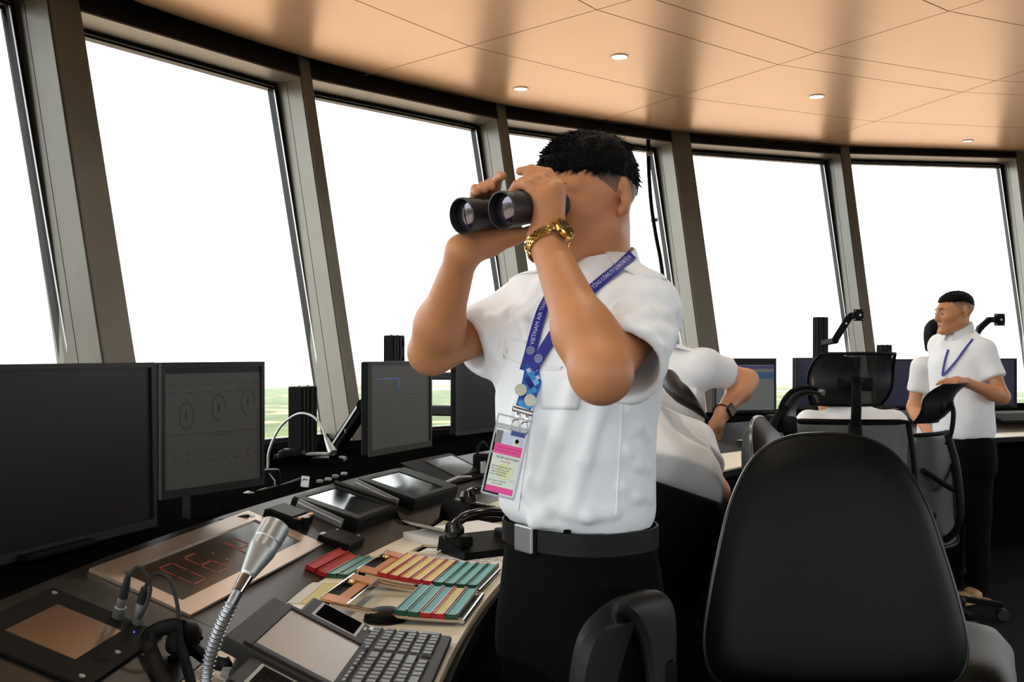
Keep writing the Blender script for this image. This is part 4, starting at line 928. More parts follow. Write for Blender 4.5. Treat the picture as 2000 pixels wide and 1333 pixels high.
# eyes sit behind the eyecups; brows
for s_ in (1, -1):
    MB().sphere(hw(s_*.033, .080, -.011)-org, .0118, 8).build('eye', M['eyew'], man)
    MB().tube([hw(s_*.014, .0950, .010)-org, hw(s_*.029, .0915, .016)-org, hw(s_*.046, .0790, .013)-org], [.0016, .0024, .0008], 6).build('eyebrow', M['hair'], man)
# hair
def hairdo(c, R, hw_, s, front, side, back, top, name, parent, m, o_, fade=None, n=900, spike=.012, h=.0035, seed=3):
    hf = Field(); hf.add(ell_(hw_(0, -.014, .020+top*.3), R, np.array((.0775, .0975, .075+top))*s), .02)
    hf.add(ell_(hw_(0, -.010, .05), R, np.array((.070, .088, .046+top))*s), .02)
    def cut(P):
        q = (P-np.array(c))@R/s; f = np.clip((q[:, 1]+.02)/.09, 0, 1); b = np.clip((-q[:, 1]-.03)/.05, 0, 1)
        z0 = side+(front-side)*f+(back-side)*b
        jit = .006*np.sin(q[:, 0]*420+q[:, 1]*260)*np.sin(q[:, 1]*310+1.3+q[:, 0]*130)
        return (z0+jit-q[:, 2])*s*.8
    hf.sub(lambda P: -cut(P), .006)
    V, Fc = surface(hf, np.array(c)-.16*s, np.array(c)+.17*s, h)
    N = vnormals(V, Fc); rg = np.random.default_rng(seed); V2 = V.copy()
    for i, p in enumerate(V): V2[i] += N[i]*.0022*mnoise.noise(Vector(p*90))
    mb = MB(); mb.v = [tuple(p-o_) for p in V2]; mb.f = [tuple(q) for q in Fc.tolist()]; mb.sm = [True]*len(mb.f)
    up = R@vec(0, 0, 1); fw = R@vec(0, 1, 0)
    for i in rg.choice(len(V), min(n, len(V)), replace=False):
        q = (V[i]-np.array(c))@R/s
        if q[2] < side-.01: continue
        flow = fw*(.9 if q[1] > -.03 else -.5)-up*(.75 if q[2] < .07 else .1)
        d = unit(N[i]*(.16+.16*rg.random())+flow*.9+rg.normal(0, .12, 3)); L = spike*(.5+rg.random()); a = np.cross(d, (.3, .5, .8)); a = unit(a); b = np.cross(d, a); w_ = .0011
        p0 = V[i]-N[i]*.003-o_; mb.add([p0+a*w_, p0-a*.5*w_+b*w_*.87, p0-a*.5*w_-b*w_*.87, p0+d*(L+.003)], [(0, 1, 3), (1, 2, 3), (2, 0, 3)], True)
    ho = mb.build(name, m, parent)
    return ho
hairdo(Hc, RH, hw, 1.02, .036, .024, -.006, .010, 'hair', man, M['hair'], org, n=4200, spike=.013)
# clipped sides: a thin shell whose colour thins out downwards with the hair
fm = bpy.data.materials.new('clipped_hair'); fm.use_nodes = True; t = fm.node_tree; b = t.nodes['Principled BSDF']; b.inputs['Roughness'].default_value = .6
tcn = t.nodes.new('ShaderNodeTexCoord'); sp = t.nodes.new('ShaderNodeSeparateXYZ'); t.links.new(tcn.outputs['Object'], sp.inputs[0])
mr = t.nodes.new('ShaderNodeMapRange'); mr.inputs['From Min'].default_value = Hc[2]-.032; mr.inputs['From Max'].default_value = Hc[2]+.028; t.links.new(sp.outputs['Z'], mr.inputs['Value'])
nz = t.nodes.new('ShaderNodeTexNoise'); nz.inputs['Scale'].default_value = 700; t.links.new(tcn.outputs['Object'], nz.inputs['Vector'])
mul = t.nodes.new('ShaderNodeMath'); mul.operation = 'MULTIPLY_ADD'; t.links.new(nz.outputs['Fac'], mul.inputs[0]); mul.inputs[1].default_value = .5; 
sb = t.nodes.new('ShaderNodeMath'); sb.operation = 'SUBTRACT'; t.links.new(mr.outputs[0], sb.inputs[0]); sb.inputs[1].default_value = .25; t.links.new(sb.outputs[0], mul.inputs[2])
mxn = t.nodes.new('ShaderNodeMix'); mxn.data_type = 'RGBA'; mxn.clamp_factor = True; t.links.new(mul.outputs[0], mxn.inputs[0]); mxn.inputs[6].default_value = (*lin(186, 132, 98), 1); mxn.inputs[7].default_value = (.012, .009, .007, 1); t.links.new(mxn.outputs[2], b.inputs['Base Color'])
ff = Field(); ff.add(ell_(hw(0, -.014, .020), RH, np.array((.0764, .0954, .0734))*1.02), .02)
ff.sub(lambda P: ((P-Hc)@RH)[:, 2]+.030, .004)                                                   # nothing below the ears
ff.sub(lambda P: .034+.25*((P-Hc)@RH)[:, 2]-((P-Hc)@RH)[:, 1], .004)                              # nothing on the face
V, Fc = surface(ff, Hc-.15, Hc+.16, .0035); to_obj('clipped_hair', V, Fc, fm, man, org, 1)
# shirt
sh = Field()
to = vec(.122, 1.815, 0)
sh.add(loft_(to, RT, [(1.018, .130, .104, -.006, .0), (1.035, .140, .120, -.006, .004), (1.10, .142, .126, -.006, .008), (1.20, .148, .126, -.004, .010), (1.29, .162, .125, .0, .008), (1.37, .172, .110, .0, .000), (1.43, .150, .085, .008, -.014), (1.468, .090, .066, .012, -.026), (1.485, .062, .058, .014, -.028)]), .03)
sh.add(cap_(nb+vec(0, 0, .005), SL+vec(0, 0, .010), .048, .052), .045); sh.add(cap_(nb+vec(0, 0, .005), SR+vec(0, 0, .010), .048, .052), .045)
dL = unit(EL-SL); dR = unit(ER-SR); hemL = SL+(EL-SL)*.74+vec(.016, 0, -.012); hemR = SR+(ER-SR)*.62+vec(0, 0, -.012)
sh.add(cap_(SL, hemL-dL*.0, .054, .063), .04); sh.add(cap_(SR, hemR, .060, .064), .045)
base_sh = sh.copy()
# pulled folds
def fold(pts, r=.007, k=.022):
    q = [base_sh.hit(*p) for p in pts]; q = [p for p in q if p is not None]
    for a, b2 in zip(q[:-1], q[1:]): sh.add(cap_(a, b2, r, r), k)
for pts in ([(1210, 600), (1240, 582), (1275, 570)], [(1225, 628), (1262, 612), (1300, 615)], [(1185, 598), (1210, 572), (1245, 552)], [(1255, 705), (1285, 680), (1312, 672)], [(1262, 740), (1290, 725), (1308, 705)],
            [(1010, 610), (1030, 640), (1036, 680)], [(990, 615), (975, 650), (960, 690)], [(1120, 760), (1090, 860), (1060, 960)], [(1170, 800), (1140, 900), (1120, 985)], [(1040, 940), (1052, 985), (1046, 1020)], [(1062, 945), (1070, 985), (1060, 1020)],
            [(1225, 800), (1245, 830), (1262, 850)], [(1222, 880), (1245, 905), (1262, 915)], [(1215, 950), (1240, 968), (1266, 970)], [(1010, 790), (1000, 850), (1005, 900)], [(1100, 1000), (1150, 1008), (1200, 1000)], [(1240, 660), (1275, 650), (1315, 655)], [(1265, 560), (1295, 575), (1316, 600)], [(1000, 640), (990, 670), (975, 700)], [(960, 625), (950, 655), (940, 690)], [(1150, 620), (1165, 650), (1175, 690)], [(1030, 960), (1060, 1000), (1075, 1024)], [(1085, 985), (1060, 1008), (1040, 1024)]): fold(pts, .0062, .017)
sh.sub(lambda P: np.maximum(-((P-(hemL+dL*.004))@dL), np.linalg.norm(P-hemL-dL*.05, axis=1)-.12), .004)
sh.sub(lambda P: np.maximum(-((P-(hemR+dR*.004))@dR), np.linalg.norm(P-hemR-dR*.05, axis=1)-.12), .004)
sh.sub(cap_(hemL+dL*.05, hemL-dL*.085, .0560, .044), .004); sh.sub(cap_(hemR+dR*.05, hemR-dR*.085, .0560, .046), .004)
sh.sub(cap_(nb+vec(0, 0, -.0), hw(0, -.03, -.06), .0575, .0575), .006)
V, Fc = surface(sh, (-.20, 1.45, 1.0), (.36, 2.06, 1.51), .0036)
so_ = to_obj('shirt', V, Fc, M['shirt'], man, org, 2, cloth(.0040, 13, (1, 1, .7), 3.1))
from mathutils.bvhtree import BVHTree
BV = BVHTree.FromPolygons([v.co+Vector(org) for v in so_.data.vertices], [tuple(p.vertices) for p in so_.data.polygons])
def sht(u, v, off=0.):      # point on the finished shirt seen at (u, v)
    d = Vector(((u-1000)/F, 1, (HZ-v)/F)); h_ = BV.ray_cast(Vector((0, 0, CAMZ))+d*1.3, d.normalized())
    if h_[0] is None: return None
    n_ = np.array(h_[1]); n_ = n_ if n_@np.array(d) < 0 else -n_
    return np.array(h_[0])+n_*off
full = Field(); full.it = list(base_sh.it)
# collar: fold-over band around the neck
def collar(c0, R, rx, ry, zf, zb_, drop, name, parent, m, o_, opn=.35, tipdrop=.03):
    mb = MB(); n = 44; prof = 5; VV = []
    for i in range(n+1):
        a = PI/2+opn+(2*PI-2*opn)*i/n; ca, sa = math.cos(a), math.sin(a); t_ = (1+sa)/2; ztop = zb_+(zf-zb_)*t_
        edge = max(0, 1-min(i, n-i)/7.); tp_ = tipdrop*edge
        rows = [(1.0, ztop-.020), (1.03, ztop), (1.09, ztop-.002), (1.20, ztop-drop*.55), (1.30+.16*edge, ztop-drop-tp_), (1.26+.16*edge, ztop-drop-tp_+.001)]
        for r_, z in rows: VV.append(np.array(c0)+R@vec(rx*r_*ca, ry*r_*sa, z)-o_)
    k = 6
    mb.add(VV, [(i*k+j, (i+1)*k+j, (i+1)*k+j+1, i*k+j+1) for i in range(n) for j in range(k-1)], True)
    o = mb.build(name, m, parent); md = o.modifiers.new('thick', 'SOLIDIFY'); md.thickness = .0025; return o
collar((nb[0], nb[1], 1.455), RT, .064, .066, .000, .060, .046, 'collar', man, M['shirt'], org)
# placket, pocket flaps, buttons, yoke seams, epaulettes: cloth details laid on the shirt
def seam(pts, r=.0016, m='shirt', name='seam', off=.0006):
    q = [sht(*p, off=off) for p in pts]; q = [p for p in q if p is not None]
    if len(q) > 1: MB().tube(bez([p-org for p in q], 6*len(q)), r, 6).build(name, M[m], man)
def patch(quad, nu, nv, name, m, off=.0022, th_=.002):
    (ax, ay), (bx_, by), (cx, cy), (dx, dy) = quad; VV = []
    for j in range(nv+1):
        for i in range(nu+1):
            s_, t_ = i/nu, j/nv; u = (1-t_)*((1-s_)*ax+s_*bx_)+t_*((1-s_)*dx+s_*cx); v = (1-t_)*((1-s_)*ay+s_*by)+t_*((1-s_)*dy+s_*cy)
            p = sht(u, v, off=off)
            if p is None: return None
            VV.append(p-org)
    mb = MB().add(VV, [(j*(nu+1)+i, j*(nu+1)+i+1, (j+1)*(nu+1)+i+1, (j+1)*(nu+1)+i) for j in range(nv) for i in range(nu)], True)
    o = mb.build(name, M[m], man); md = o.modifiers.new('thick', 'SOLIDIFY'); md.thickness = th_; return o
patch([(988, 655), (1030, 668), (1026, 716), (984, 700)], 6, 6, 'pocket_flap', 'shirt')
patch([(1062, 716), (1100, 716), (1094, 724), (1062, 722)], 6, 2, 'pocket_flap', 'shirt')
patch([(1062, 722), (1142, 724), (1128, 800), (1058, 800)], 10, 8, 'chest_pocket', 'shirt', .0014, .0012)
p = sht(991, 688, off=.004)
if p is not None: MB().lathe([(.006, -.001), (.006, .0015), (.0035, .0018)], p-org, unit(sh.grad(p[None])[0]), 14).build('button', M['white'], man)
seam([(1215, 780+12*i-0) if i < 0 else (1215-.055*(12*i), 790+12*i) for i in range(19)], .0020); seam([(1052-.14*12*i, 722+12*i) for i in range(24)], .0012)
# epaulettes on both shoulders
def epaul(S_, nb_, fw):
    a = nb_+(S_-nb_)*.42; b2 = S_+(S_-nb_)*.26; VV = []; up = vec(0, 0, 1)
    ax_ = unit(b2-a); sd = unit(np.cross(up, ax_)); rows = []
    for i in range(9):
        c = a+(b2-a)*i/8
        for j in (-1, -.5, 0, .5, 1):
            w_ = .027*(1 if i > 1 else .75+.12*i); p = c+sd*j*w_; z = p[2]+.2
            for _ in range(60):
                d = full.ev(np.array([[p[0], p[1], z]]))[0]
                if d < .0065: break
                z -= max(d-.006, .001)*.8
            VV.append(vec(p[0], p[1], z)-org)
    o = MB().add(VV, [(i*5+j, i*5+j+1, (i+1)*5+j+1, (i+1)*5+j) for i in range(8) for j in range(4)], True).build('epaulette', M['shirt'], man)
    md = o.modifiers.new('thick', 'SOLIDIFY'); md.thickness = .004
epaul(SL, nb, 1); epaul(SR, nb, 1)
# trousers, belt, shoes
tr_ = Field(); tr_.add(loft_(vec(.122, 1.815, 0), RT, [(.78, .155, .118, -.006, 0), (.90, .158, .122, -.006, -.004), (1.00, .138, .112, -.006, 0), (1.022, .134, .108, -.006, 0)]), .03)
for q_, fx in ((1, .02), (-1, .0)):
    hp_ = to+RT@vec(q_*.085, 0, .82); kn = to+RT@vec(q_*.095, .03, .47); an = to+RT@vec(q_*.10, 0, .07)
    tr_.add(cap_(hp_, kn, .092, .068), .04); tr_.add(cap_(kn, an, .066, .058), .03)
    ft = an+RT@vec(0, .06, -.03); MB().sphere(ft-org, .05, 10, (1.0, 1.0, .62)).sphere(an+RT@vec(0, .13, -.038)-org, .042, 10, (1.1, 1.1, .7)).box(ft-org+vec(0, 0, -.03), (.10, .10, .016), bev=.006).build('shoe', M['leather'], man)
V, Fc = surface(tr_, (-.2, 1.5, .02), (.45, 2.1, 1.04), .008); to_obj('trousers', V, Fc, M['trouser'], man, org, 2, cloth(.003, 7, (1, 1, .5), 9))
# belt band
VV = []; n = 60
for i in range(n):
    a = 2*PI*i/n
    for (k_, z) in ((1.0, .985), (1.03, .985), (1.03, 1.022), (1.0, 1.022)):
        r = lambda e_: (abs(math.cos(a))**2.4+abs(math.sin(a))**2.4)**(-1/2.4)
        VV.append(to+RT@vec(-.006+.142*k_*r(0)*math.cos(a), .117*k_*r(0)*math.sin(a), z)-org)
mbb = MB().add(VV, [(i*4+j, ((i+1) % n)*4+j, ((i+1) % n)*4+(j+1) % 4, i*4+(j+1) % 4) for i in range(n) for j in range(4)], True)
bl = mbb.build('belt', mat('belt_leather', (.004, .004, .004), .5, 0, .2), man)
MB().box(to+RT@vec(0.0, .122, 1.003)-org, (.052, .008, .046), RT, .003).build('buckle', M['alu'], bl)
for a in (.9, 1.35, 2.2): MB().box(to+RT@vec(-.006+.147*math.cos(a), .121*math.sin(a), 1.003)-org, (.012, .008, .05), RT@np.array(Matrix.Rotation(a-PI/2, 3, 'Z')), .002).build('belt_loop', M['trouser'], bl)
# ------------------------------------------------------------------ binoculars
bn = thing('binoculars', 'black rubber-armoured binoculars held up to the eyes of the standing man', 'binoculars', tuple(BE))
bl_ = lambda a, n, z: b_(a, n, z)-BE
M['armour'] = mat('rubber_armour', (.014, .013, .013), .5, 0, .4, bump=(300, .2, .001))
M['lens'] = mat('coated_lens', (.045, .030, .055), .05, .55, .6, coat=1.)
for j, (n_, ne) in enumerate(((0, -.013), (SEPN, SEPN+.013))):
    mb = MB(); mb.lathe([(.020, .034), (.0275, .042), (.0275, .084), (.0262, .092), (.0275, .112), (.0288, .140), (.0298, .146), (.0298, .152), (.0275, .153), (.0268, .150), (.0262, .138)], bl_(0, n_, 0), BA, 36)
    o = mb.build('barrel', M['armour'], bn)
    MB().lathe([(.0265, .1385), (.0252, .1425), (.0248, .138)], bl_(0, n_, 0), BA, 32).build('lens_ring', M['dgrey'], bn)
    lg = MB(); ps_ = [(.0248*math.cos(t_), .138+.003*math.sin(t_)) for t_ in np.linspace(0, PI/2-.02, 7)]; lg.lathe(ps_, bl_(0, n_, 0), BA, 32); lg.build('objective_lens', M['lens'], bn)
    MB().lathe([(.0185, -.002), (.0215, .0), (.0220, .004), (.0205, .020), (.0185, .022), (.0185, .040)], bl_(0, ne, 0), BA, 28).build('eyecup', M['rubber'], bn)
    MB().lathe([(.0150, -.001), (.0150, .004)], bl_(0, ne, 0), BA, 20).build('eyepiece_lens', M['lens'], bn)
RBn = np.array([BN, BA, BZ]).T
MB().box(bl_(.066, SEPN/2, .002), (.05, .048, .026), RBn, .008).box(bl_(.112, SEPN/2, -.004), (.05, .016, .014), RBn, .004).build('bridge', M['armour'], bn)
fw = MB(); fw.lathe([(.012, .030), (.0165, .032), (.0165, .062), (.012, .064)], bl_(0, SEPN/2, .024), BA, 28)
for i in range(20):
    a = 2*PI*i/20; fw.box(bl_(.047, SEPN/2+.0165*math.cos(a), .024+.0165*math.sin(a)), (.0018, .028, .0018), RBn)
fw.build('focus_wheel', M['rubber'], bn)
# ------------------------------------------------------------------ gold wristwatch on the near wrist
wd = unit(WL-EL); wc = WL-wd*.010; cd = vec(.72, -.70, .12); cd = unit(cd-wd*(cd@wd)); sdv = np.cross(wd, cd)
wa = thing('wristwatch', 'gold link wristwatch with dark dial on the near wrist of the man with binoculars', 'wristwatch', tuple(wc))
M['gold'] = mat('gold', (.83, .55, .16), .22, 1)
rw, rv_ = .0345, .0320
nb_l = 30
def ring_p(a): return cd*rw*math.cos(a)+sdv*rv_*math.sin(a)
for row, (off_, wdt) in enumerate(((-.0068, .0042), (-.0024, .0036), (.0018, .0036), (.0062, .0042))):
    for i in range(nb_l):
        a = 2*PI*(i+.5*(row % 2))/nb_l
        if math.cos(a) > .80: continue
        R_ = np.array([unit(ring_p(a)), unit(-cd*rw*math.sin(a)+sdv*rv_*math.cos(a)), wd]).T
        MB().box(ring_p(a)*1.0+wd*off_, (.0032, .0066, wdt), R_, .0008, 1).build('band_link', M['gold'], wa)
cc = cd*(rw+.003)
MB().lathe([(.0165, -.004), (.0190, -.002), (.0192, .003), (.0175, .0055), (.0158, .0062)], cc, cd, 32).build('case', M['gold'], wa)
MB().lathe([(.0156, .0058), (.0156, .0066)], cc, cd, 32).build('dial', mat('watch_dial', (.02, .017, .010), .12, 0, .6, coat=1), wa)
for a, L in ((.6, .010), (2.4, .013)):
    d = sdv*math.cos(a)+wd*math.sin(a); MB().beam(cc+cd*.0070, cc+cd*.0070+d*L, .0012, .0006, cd).build('watch_hand', M['gold'], wa)
for i in range(12):
    a = 2*PI*i/12; d = sdv*math.cos(a)+wd*math.sin(a); MB().beam(cc+cd*.0069+d*.0115, cc+cd*.0069+d*.014, .001, .0006, cd).build('hour_mark', M['gold'], wa)
MB().cyl(cc+sdv*.0205, .0026, .004, sdv, 10).build('crown', M['gold'], wa)
for s_ in (-1, 1): MB().box(cc+sdv*.017*s_-cd*.003, (.005, .010, .014), np.array([cd, sdv, wd]).T, .0015).build('lug', M['gold'], wa)
# ------------------------------------------------------------------ lanyard and badge on the man's chest
ln = thing('lanyard', 'blue printed lanyard with pink and white badge worn by the man with binoculars', 'lanyard', tuple(org))
M['blue'] = mat('lanyard_blue', lin(38, 40, 138), .6, 0, .3); M['lblue'] = mat('lanyard_light_blue', lin(74, 160, 226), .6, 0, .3); M['mblue'] = mat('lanyard_mid_blue', lin(36, 98, 182), .6, 0, .3)
M['lblue2'] = mat('lanyard_sky_blue', lin(130, 196, 240), .6, 0, .3)
M['print'] = mat('white_print', lin(206, 210, 232), .6)
wear = Field(); wear.it = list(sh.it)
def pathpts(P, off=.006):
    out = []
    for p in P:
        if len(p) == 3: out.append(px(*p)); continue
        q = sht(*p, off=off); out.append(q)
    return out
def ribbon(pts, wd, name, m, face, thick=.0012, n=40, w1=None):
    P = bez(pts, n); T = np.gradient(P, axis=0); T /= np.linalg.norm(T, axis=1)[:, None]; Nn = []
    for p, t_ in zip(P, T):
        nrm = face if not callable(face) else face(p); nrm = unit(nrm-t_*(nrm@t_)); Nn.append(nrm)
    Nn = np.array(Nn)
    for _ in range(6): Nn[1:-1] = (Nn[:-2]+Nn[1:-1]*2+Nn[2:]); Nn /= np.linalg.norm(Nn, axis=1)[:, None]
    B = np.cross(T, Nn); W_ = np.linspace(wd, w1 or wd, len(P)); VV = []
    for i in range(len(P)):
        for s_ in (-.5, .5): VV += [P[i]+B[i]*s_*W_[i]+Nn[i]*thick, P[i]+B[i]*s_*W_[i]]
    mb = MB().add([v-org for v in VV], [q for i in range(len(P)-1) for q in ((4*i, 4*i+2, 4*i+6, 4*i+4), (4*i+1, 4*i+5, 4*i+7, 4*i+3), (4*i, 4*i+4, 4*i+5, 4*i+1), (4*i+2, 4*i+3, 4*i+7, 4*i+6))], False)
    o = mb.build(name, m, ln); L = np.r_[0, np.cumsum(np.linalg.norm(np.diff(P, axis=0), axis=1))]
    def at(s_, t_, h=.0006):     # point on the ribbon face: distance along, across
        x = [np.interp(s_, L, P[:, j]) for j in range(3)]; b = [np.interp(s_, L, B[:, j]) for j in range(3)]; nn = [np.interp(s_, L, Nn[:, j]) for j in range(3)]
        return np.array(x)+np.array(b)*t_+np.array(nn)*(thick+h)-org
    return o, at, L[-1]
def textmesh(s_, size):
    c = bpy.data.curves.new('t', 'FONT'); c.body = s_; c.size = size; c.align_x = 'LEFT'; c.align_y = 'CENTER'; c.resolution_u = 2
    o = bpy.data.objects.new('t', c); COL.objects.link(o); dg = bpy.context.evaluated_depsgraph_get(); me = bpy.data.meshes.new_from_object(o.evaluated_get(dg)); bpy.data.objects.remove(o)
    v = np.array([q.co[:] for q in me.vertices]) if len(me.vertices) else np.zeros((0, 3)); f = [tuple(p.vertices) for p in me.polygons]; bpy.data.meshes.remove(me); return v, f
def ribtext(at, s_, size, s0, flip, parent, sx=1., m='print', h=.0008):
    v, f = textmesh(s_, size)
    if not len(v): return
    VV = [at(s0-q[0]*sx if flip else s0+q[0]*sx, q[1] if flip else -q[1], h) for q in v]
    MB().add(VV, f).build('lettering', M[m], parent)
snrm = lambda p: unit(sh.grad(p[None], .004)[0])
cN = vec(nb[0], nb[1], 1.49)
def around(p): d = p-cN; d[2] = .25*np.linalg.norm(d[:2]); return unit(d)
# strap on the near side: from the nape over the collar, down the chest behind the forearm
cf = sh.copy(); cf.add(loft_(vec(nb[0], nb[1], 0), RT, [(1.40, .100, .102, 0, 0), (1.46, .088, .090, 0, -.004), (1.515, .069, .071, 0, -.006)]), .04)
n1 = [cf.hit(1231, 504, off=.007), cf.hit(1208, 532, off=.008), cf.hit(1165, 570, off=.010)]
h1 = [sht(1120, 612, off=.008), sht(1094, 646, off=.007), sht(1074, 676, off=.007)]
near = [q for q in n1+h1+[sht(1058, 704, off=.008), sht(1046, 722, off=.010)] if q is not None]
vd = lambda p: unit(vec(0, 0, CAMZ)-p)
rbn, atn, Ln = ribbon(near, .0185, 'near_strap', M['blue'], lambda p: unit(.5*vd(p)+.5*snrm(p)))
far = [q for q in [px(1082, 560, 1.80), sht(1066, 606, off=.007), sht(1052, 650, off=.007), sht(1042, 690, off=.008), sht(1034, 726, off=.010)] if q is not None]
rbf, atf, Lf = ribbon(far, .0195, 'far_strap', M['blue'], lambda p: unit(.5*vd(p)+.5*snrm(p)))
ribtext(atn, 'TỔNG CÔNG TY QUẢN LÝ BAY VIỆT NAM', .0105, .135, True, rbn, .60)
ribtext(atf, 'VIETNAM AIR TRAFFIC', .0105, Lf*.77, True, rbf, .95)
def emblem(at, s_, par):
    mb = MB()
    for R_, r_ in ((.0064, .0006), (.0040, .0005)): mb.tube([at(s_+R_*math.cos(2*PI*k/24), R_*math.sin(2*PI*k/24)) for k in range(25)], r_, 4, False)
    for k in range(5): a = 2*PI*k/5; mb.tube([at(s_, 0), at(s_+.0034*math.cos(a), .0034*math.sin(a))], .0004, 4, False)
    mb.build('emblem', M['print'], par)
emblem(atn, .146, rbn); emblem(atn, Ln-.022, rbn); emblem(atf, Lf*.82, rbf)
# joined tail with the diamond pattern
yj = (near[-1][1]+far[-1][1])/2
tl = [px(1046, 716, yj-.004), px(1038, 748, yj-.010), px(1030, 776, yj-.016), px(1022, 797, yj-.020)]
rbt, att, Lt = ribbon(tl, .034, 'tail', M['mblue'], lambda p: vd(p), .0018, 30, .026)
def quad(cx, cy, r, ry, m, name='diamond', h=.0008):
    MB().add([att(cx-r, cy, h), att(cx, cy+ry, h), att(cx+r, cy, h), att(cx, cy-ry, h)], [(0, 1, 2, 3)]).build(name, M[m], rbt)
rr_ = random.Random(4)
for row in range(11):
    for col in range(-2, 3):
        if (row+col) % 2: continue
        x_ = .006+row*.0068; y_ = col*.0068
        if abs(y_) > .0135-.003*row/10 or (row < 3 and y_ < -.004): continue
        m_ = rr_.choice(['lblue', 'lblue', 'lblue', 'blue', 'mblue', 'lblue2']) if row > 1 else rr_.choice(['print', 'lblue', 'blue'])
        quad(x_, y_, .0064, .0064, m_, 'diamond', .0008+.0001*((row*5+col) % 3))
for (a, b2) in ((.010, .0095), (.018, -.008)): quad(a, b2, .0046, .0046, 'print', 'white_diamond', .0015)
M['disc'] = mat('pale_disc', lin(208, 208, 192), .6)
for (a, b2, yy) in ((.046, .014, 0), (.058, -.006, 0)):
    c = att(a, b2, .003); MB().lathe([(.0100, -.0008), (.0100, .0008)], c, vd(c+org), 24).build('snap_button', M['disc'], rbt)
# clips
e0 = px(1021, 800, yj-.022)
ux = unit(px(1040, 806, yj-.022)-px(1008, 797, yj-.022)); dn = vec(-.12, -.02, -1); dn = unit(dn)
MB().tube([e0-org-ux*.017, e0-org-ux*.017+dn*.006, e0-org+ux*.017+dn*.006, e0-org+ux*.017, e0-org-ux*.017], .0014, 6).build('ring_bar', M['chrome'], ln)
for s_ in (-.007, .008):
    c = e0-org+ux*s_+dn*.006
    MB().lathe([(.0028, 0), (.0045, .004), (.0045, .012), (.003, .014)], c, dn, 12).build('swivel', M['chrome'], ln)
    P = bez([c+dn*.012-ux*.003, c+dn*.022-ux*.009, c+dn*.032-ux*.006, c+dn*.034+ux*.001, c+dn*.026+ux*.004, c+dn*.014+ux*.003], 24); MB().tube(P, .0013, 8).build('hook', M['chrome'], ln)
# badge holder: top edge hangs from the hooks
yb = 1.640
TL, TR, BR, BL = px(967, 812, yb), px(1027, 826, yb-.004), px(1007, 969, yb+.004), px(955, 964, yb+.008)
ex = unit(TR-TL); ez = unit((TL+TR)/2-(BL+BR)/2); ez = unit(ez-ex*(ez@ex)); en = np.cross(ex, ez); 
if en[1] > 0: en = -en
cB = (TL+TR+BR+BL)/4-org; WB = .054; HB = .130
RBd = np.array([ex, -en, ez]).T
bp = lambda x, z, d=0.: cB+ex*x+ez*z+en*d
M['clear'] = bpy.data.materials.new('clear_plastic'); M['clear'].use_nodes = True; t = M['clear'].node_tree; t.nodes.clear()
o_ = t.nodes.new('ShaderNodeOutputMaterial'); tr2 = t.nodes.new('ShaderNodeBsdfTransparent'); gl2 = t.nodes.new('ShaderNodeBsdfGlossy'); mx_ = t.nodes.new('ShaderNodeMixShader'); fr2 = t.nodes.new('ShaderNodeFresnel'); fr2.inputs[0].default_value = 1.45; gl2.inputs['Roughness'].default_value = .08; tr2.inputs[0].default_value = (.9, .91, .93, 1)
t.links.new(fr2.outputs[0], mx_.inputs[0]); t.links.new(tr2.outputs[0], mx_.inputs[1]); t.links.new(gl2.outputs[0], mx_.inputs[2]); t.links.new(mx_.outputs[0], o_.inputs[0])
M['cedge'] = mat('holder_edge', (.62, .64, .66), .2, 0, .5, trans=.4)
M['pink'] = mat('pass_pink', lin(228, 74, 152), .5); M['pwhite'] = mat('pass_white', lin(214, 222, 212), .5); M['pdark'] = mat('pass_print', lin(40, 40, 42), .6); M['predt'] = mat('pass_red_print', lin(196, 40, 60), .6); M['pblue'] = mat('pass_blue', lin(54, 74, 140), .5); M['plite'] = mat('pass_pale_blue', lin(196, 204, 228), .5); M['pgold'] = mat('pass_pale_gold', lin(216, 220, 176), .5)
hb_ = MB().box(bp(0, -.008, -.0015), (WB, .003, HB-.016), RBd, .0012); hb_.build('holder', M['clear'], ln)
eg = MB()
for (x0, z0, x1, z1) in ((-.5, -.5, .5, -.5), (-.5, .5, .5, .5), (-.5, -.5, -.5, .5), (.5, -.5, .5, .5)): eg.beam(bp(x0*WB, z0*HB), bp(x1*WB, z1*HB), .0026, .0034, en)
eg.beam(bp(-.5*WB, .38*HB), bp(.5*WB, .38*HB), .004, .0036, en).beam(bp(-.5*WB, .345*HB), bp(.42*WB, .345*HB), .0022, .0036, en); eg.build('holder_edge', M['cedge'], ln)
def plate(x0, x1, z0, z1, m, name, d=.0006, par=None): return MB().box(bp((x0+x1)/2, (z0+z1)/2, d), (x1-x0, .0006, z1-z0), RBd).build(name, M[m], par or ln)
ps_ = plate(-.0225, .0225, -.0600, .0195, 'pwhite', 'pass_card', .0008)
plate(-.0225, .0225, .0030, .0195, 'pink', 'pink_band', .0014, ps_); plate(-.0225, .0225, -.0600, -.0500, 'pink', 'pink_band', .0014, ps_)
bk = plate(-.001, .0225, .0195, .0440, 'plite', 'second_card', .0004); plate(-.001, .0225, .0360, .0440, 'pblue', 'blue_band', .0011, bk); plate(-.013, -.001, .0195, .038, 'plite', 'white_slip', .0002); plate(-.024, -.013, .0195, .040, 'grey', 'grey_slip', .0001)
MB().lathe([(.014, .0), (.014, .0003)], bp(.002, -.024, .0012), en, 28).build('emblem_disc', M['pgold'], ps_)
ph_ = plate(.006, .0165, .0200, .0310, 'pwhite', 'portrait', .0012, bk)
MB().lathe([(.0032, 0), (.0032, .0003)], bp(.0115, .0262, .0016), en, 16).build('portrait_face', M['skin2'], bk); MB().lathe([(.0033, 0), (.0033, .0003)], bp(.0115, .0284, .0018), en, 16).build('portrait_hair', M['hair'], bk)
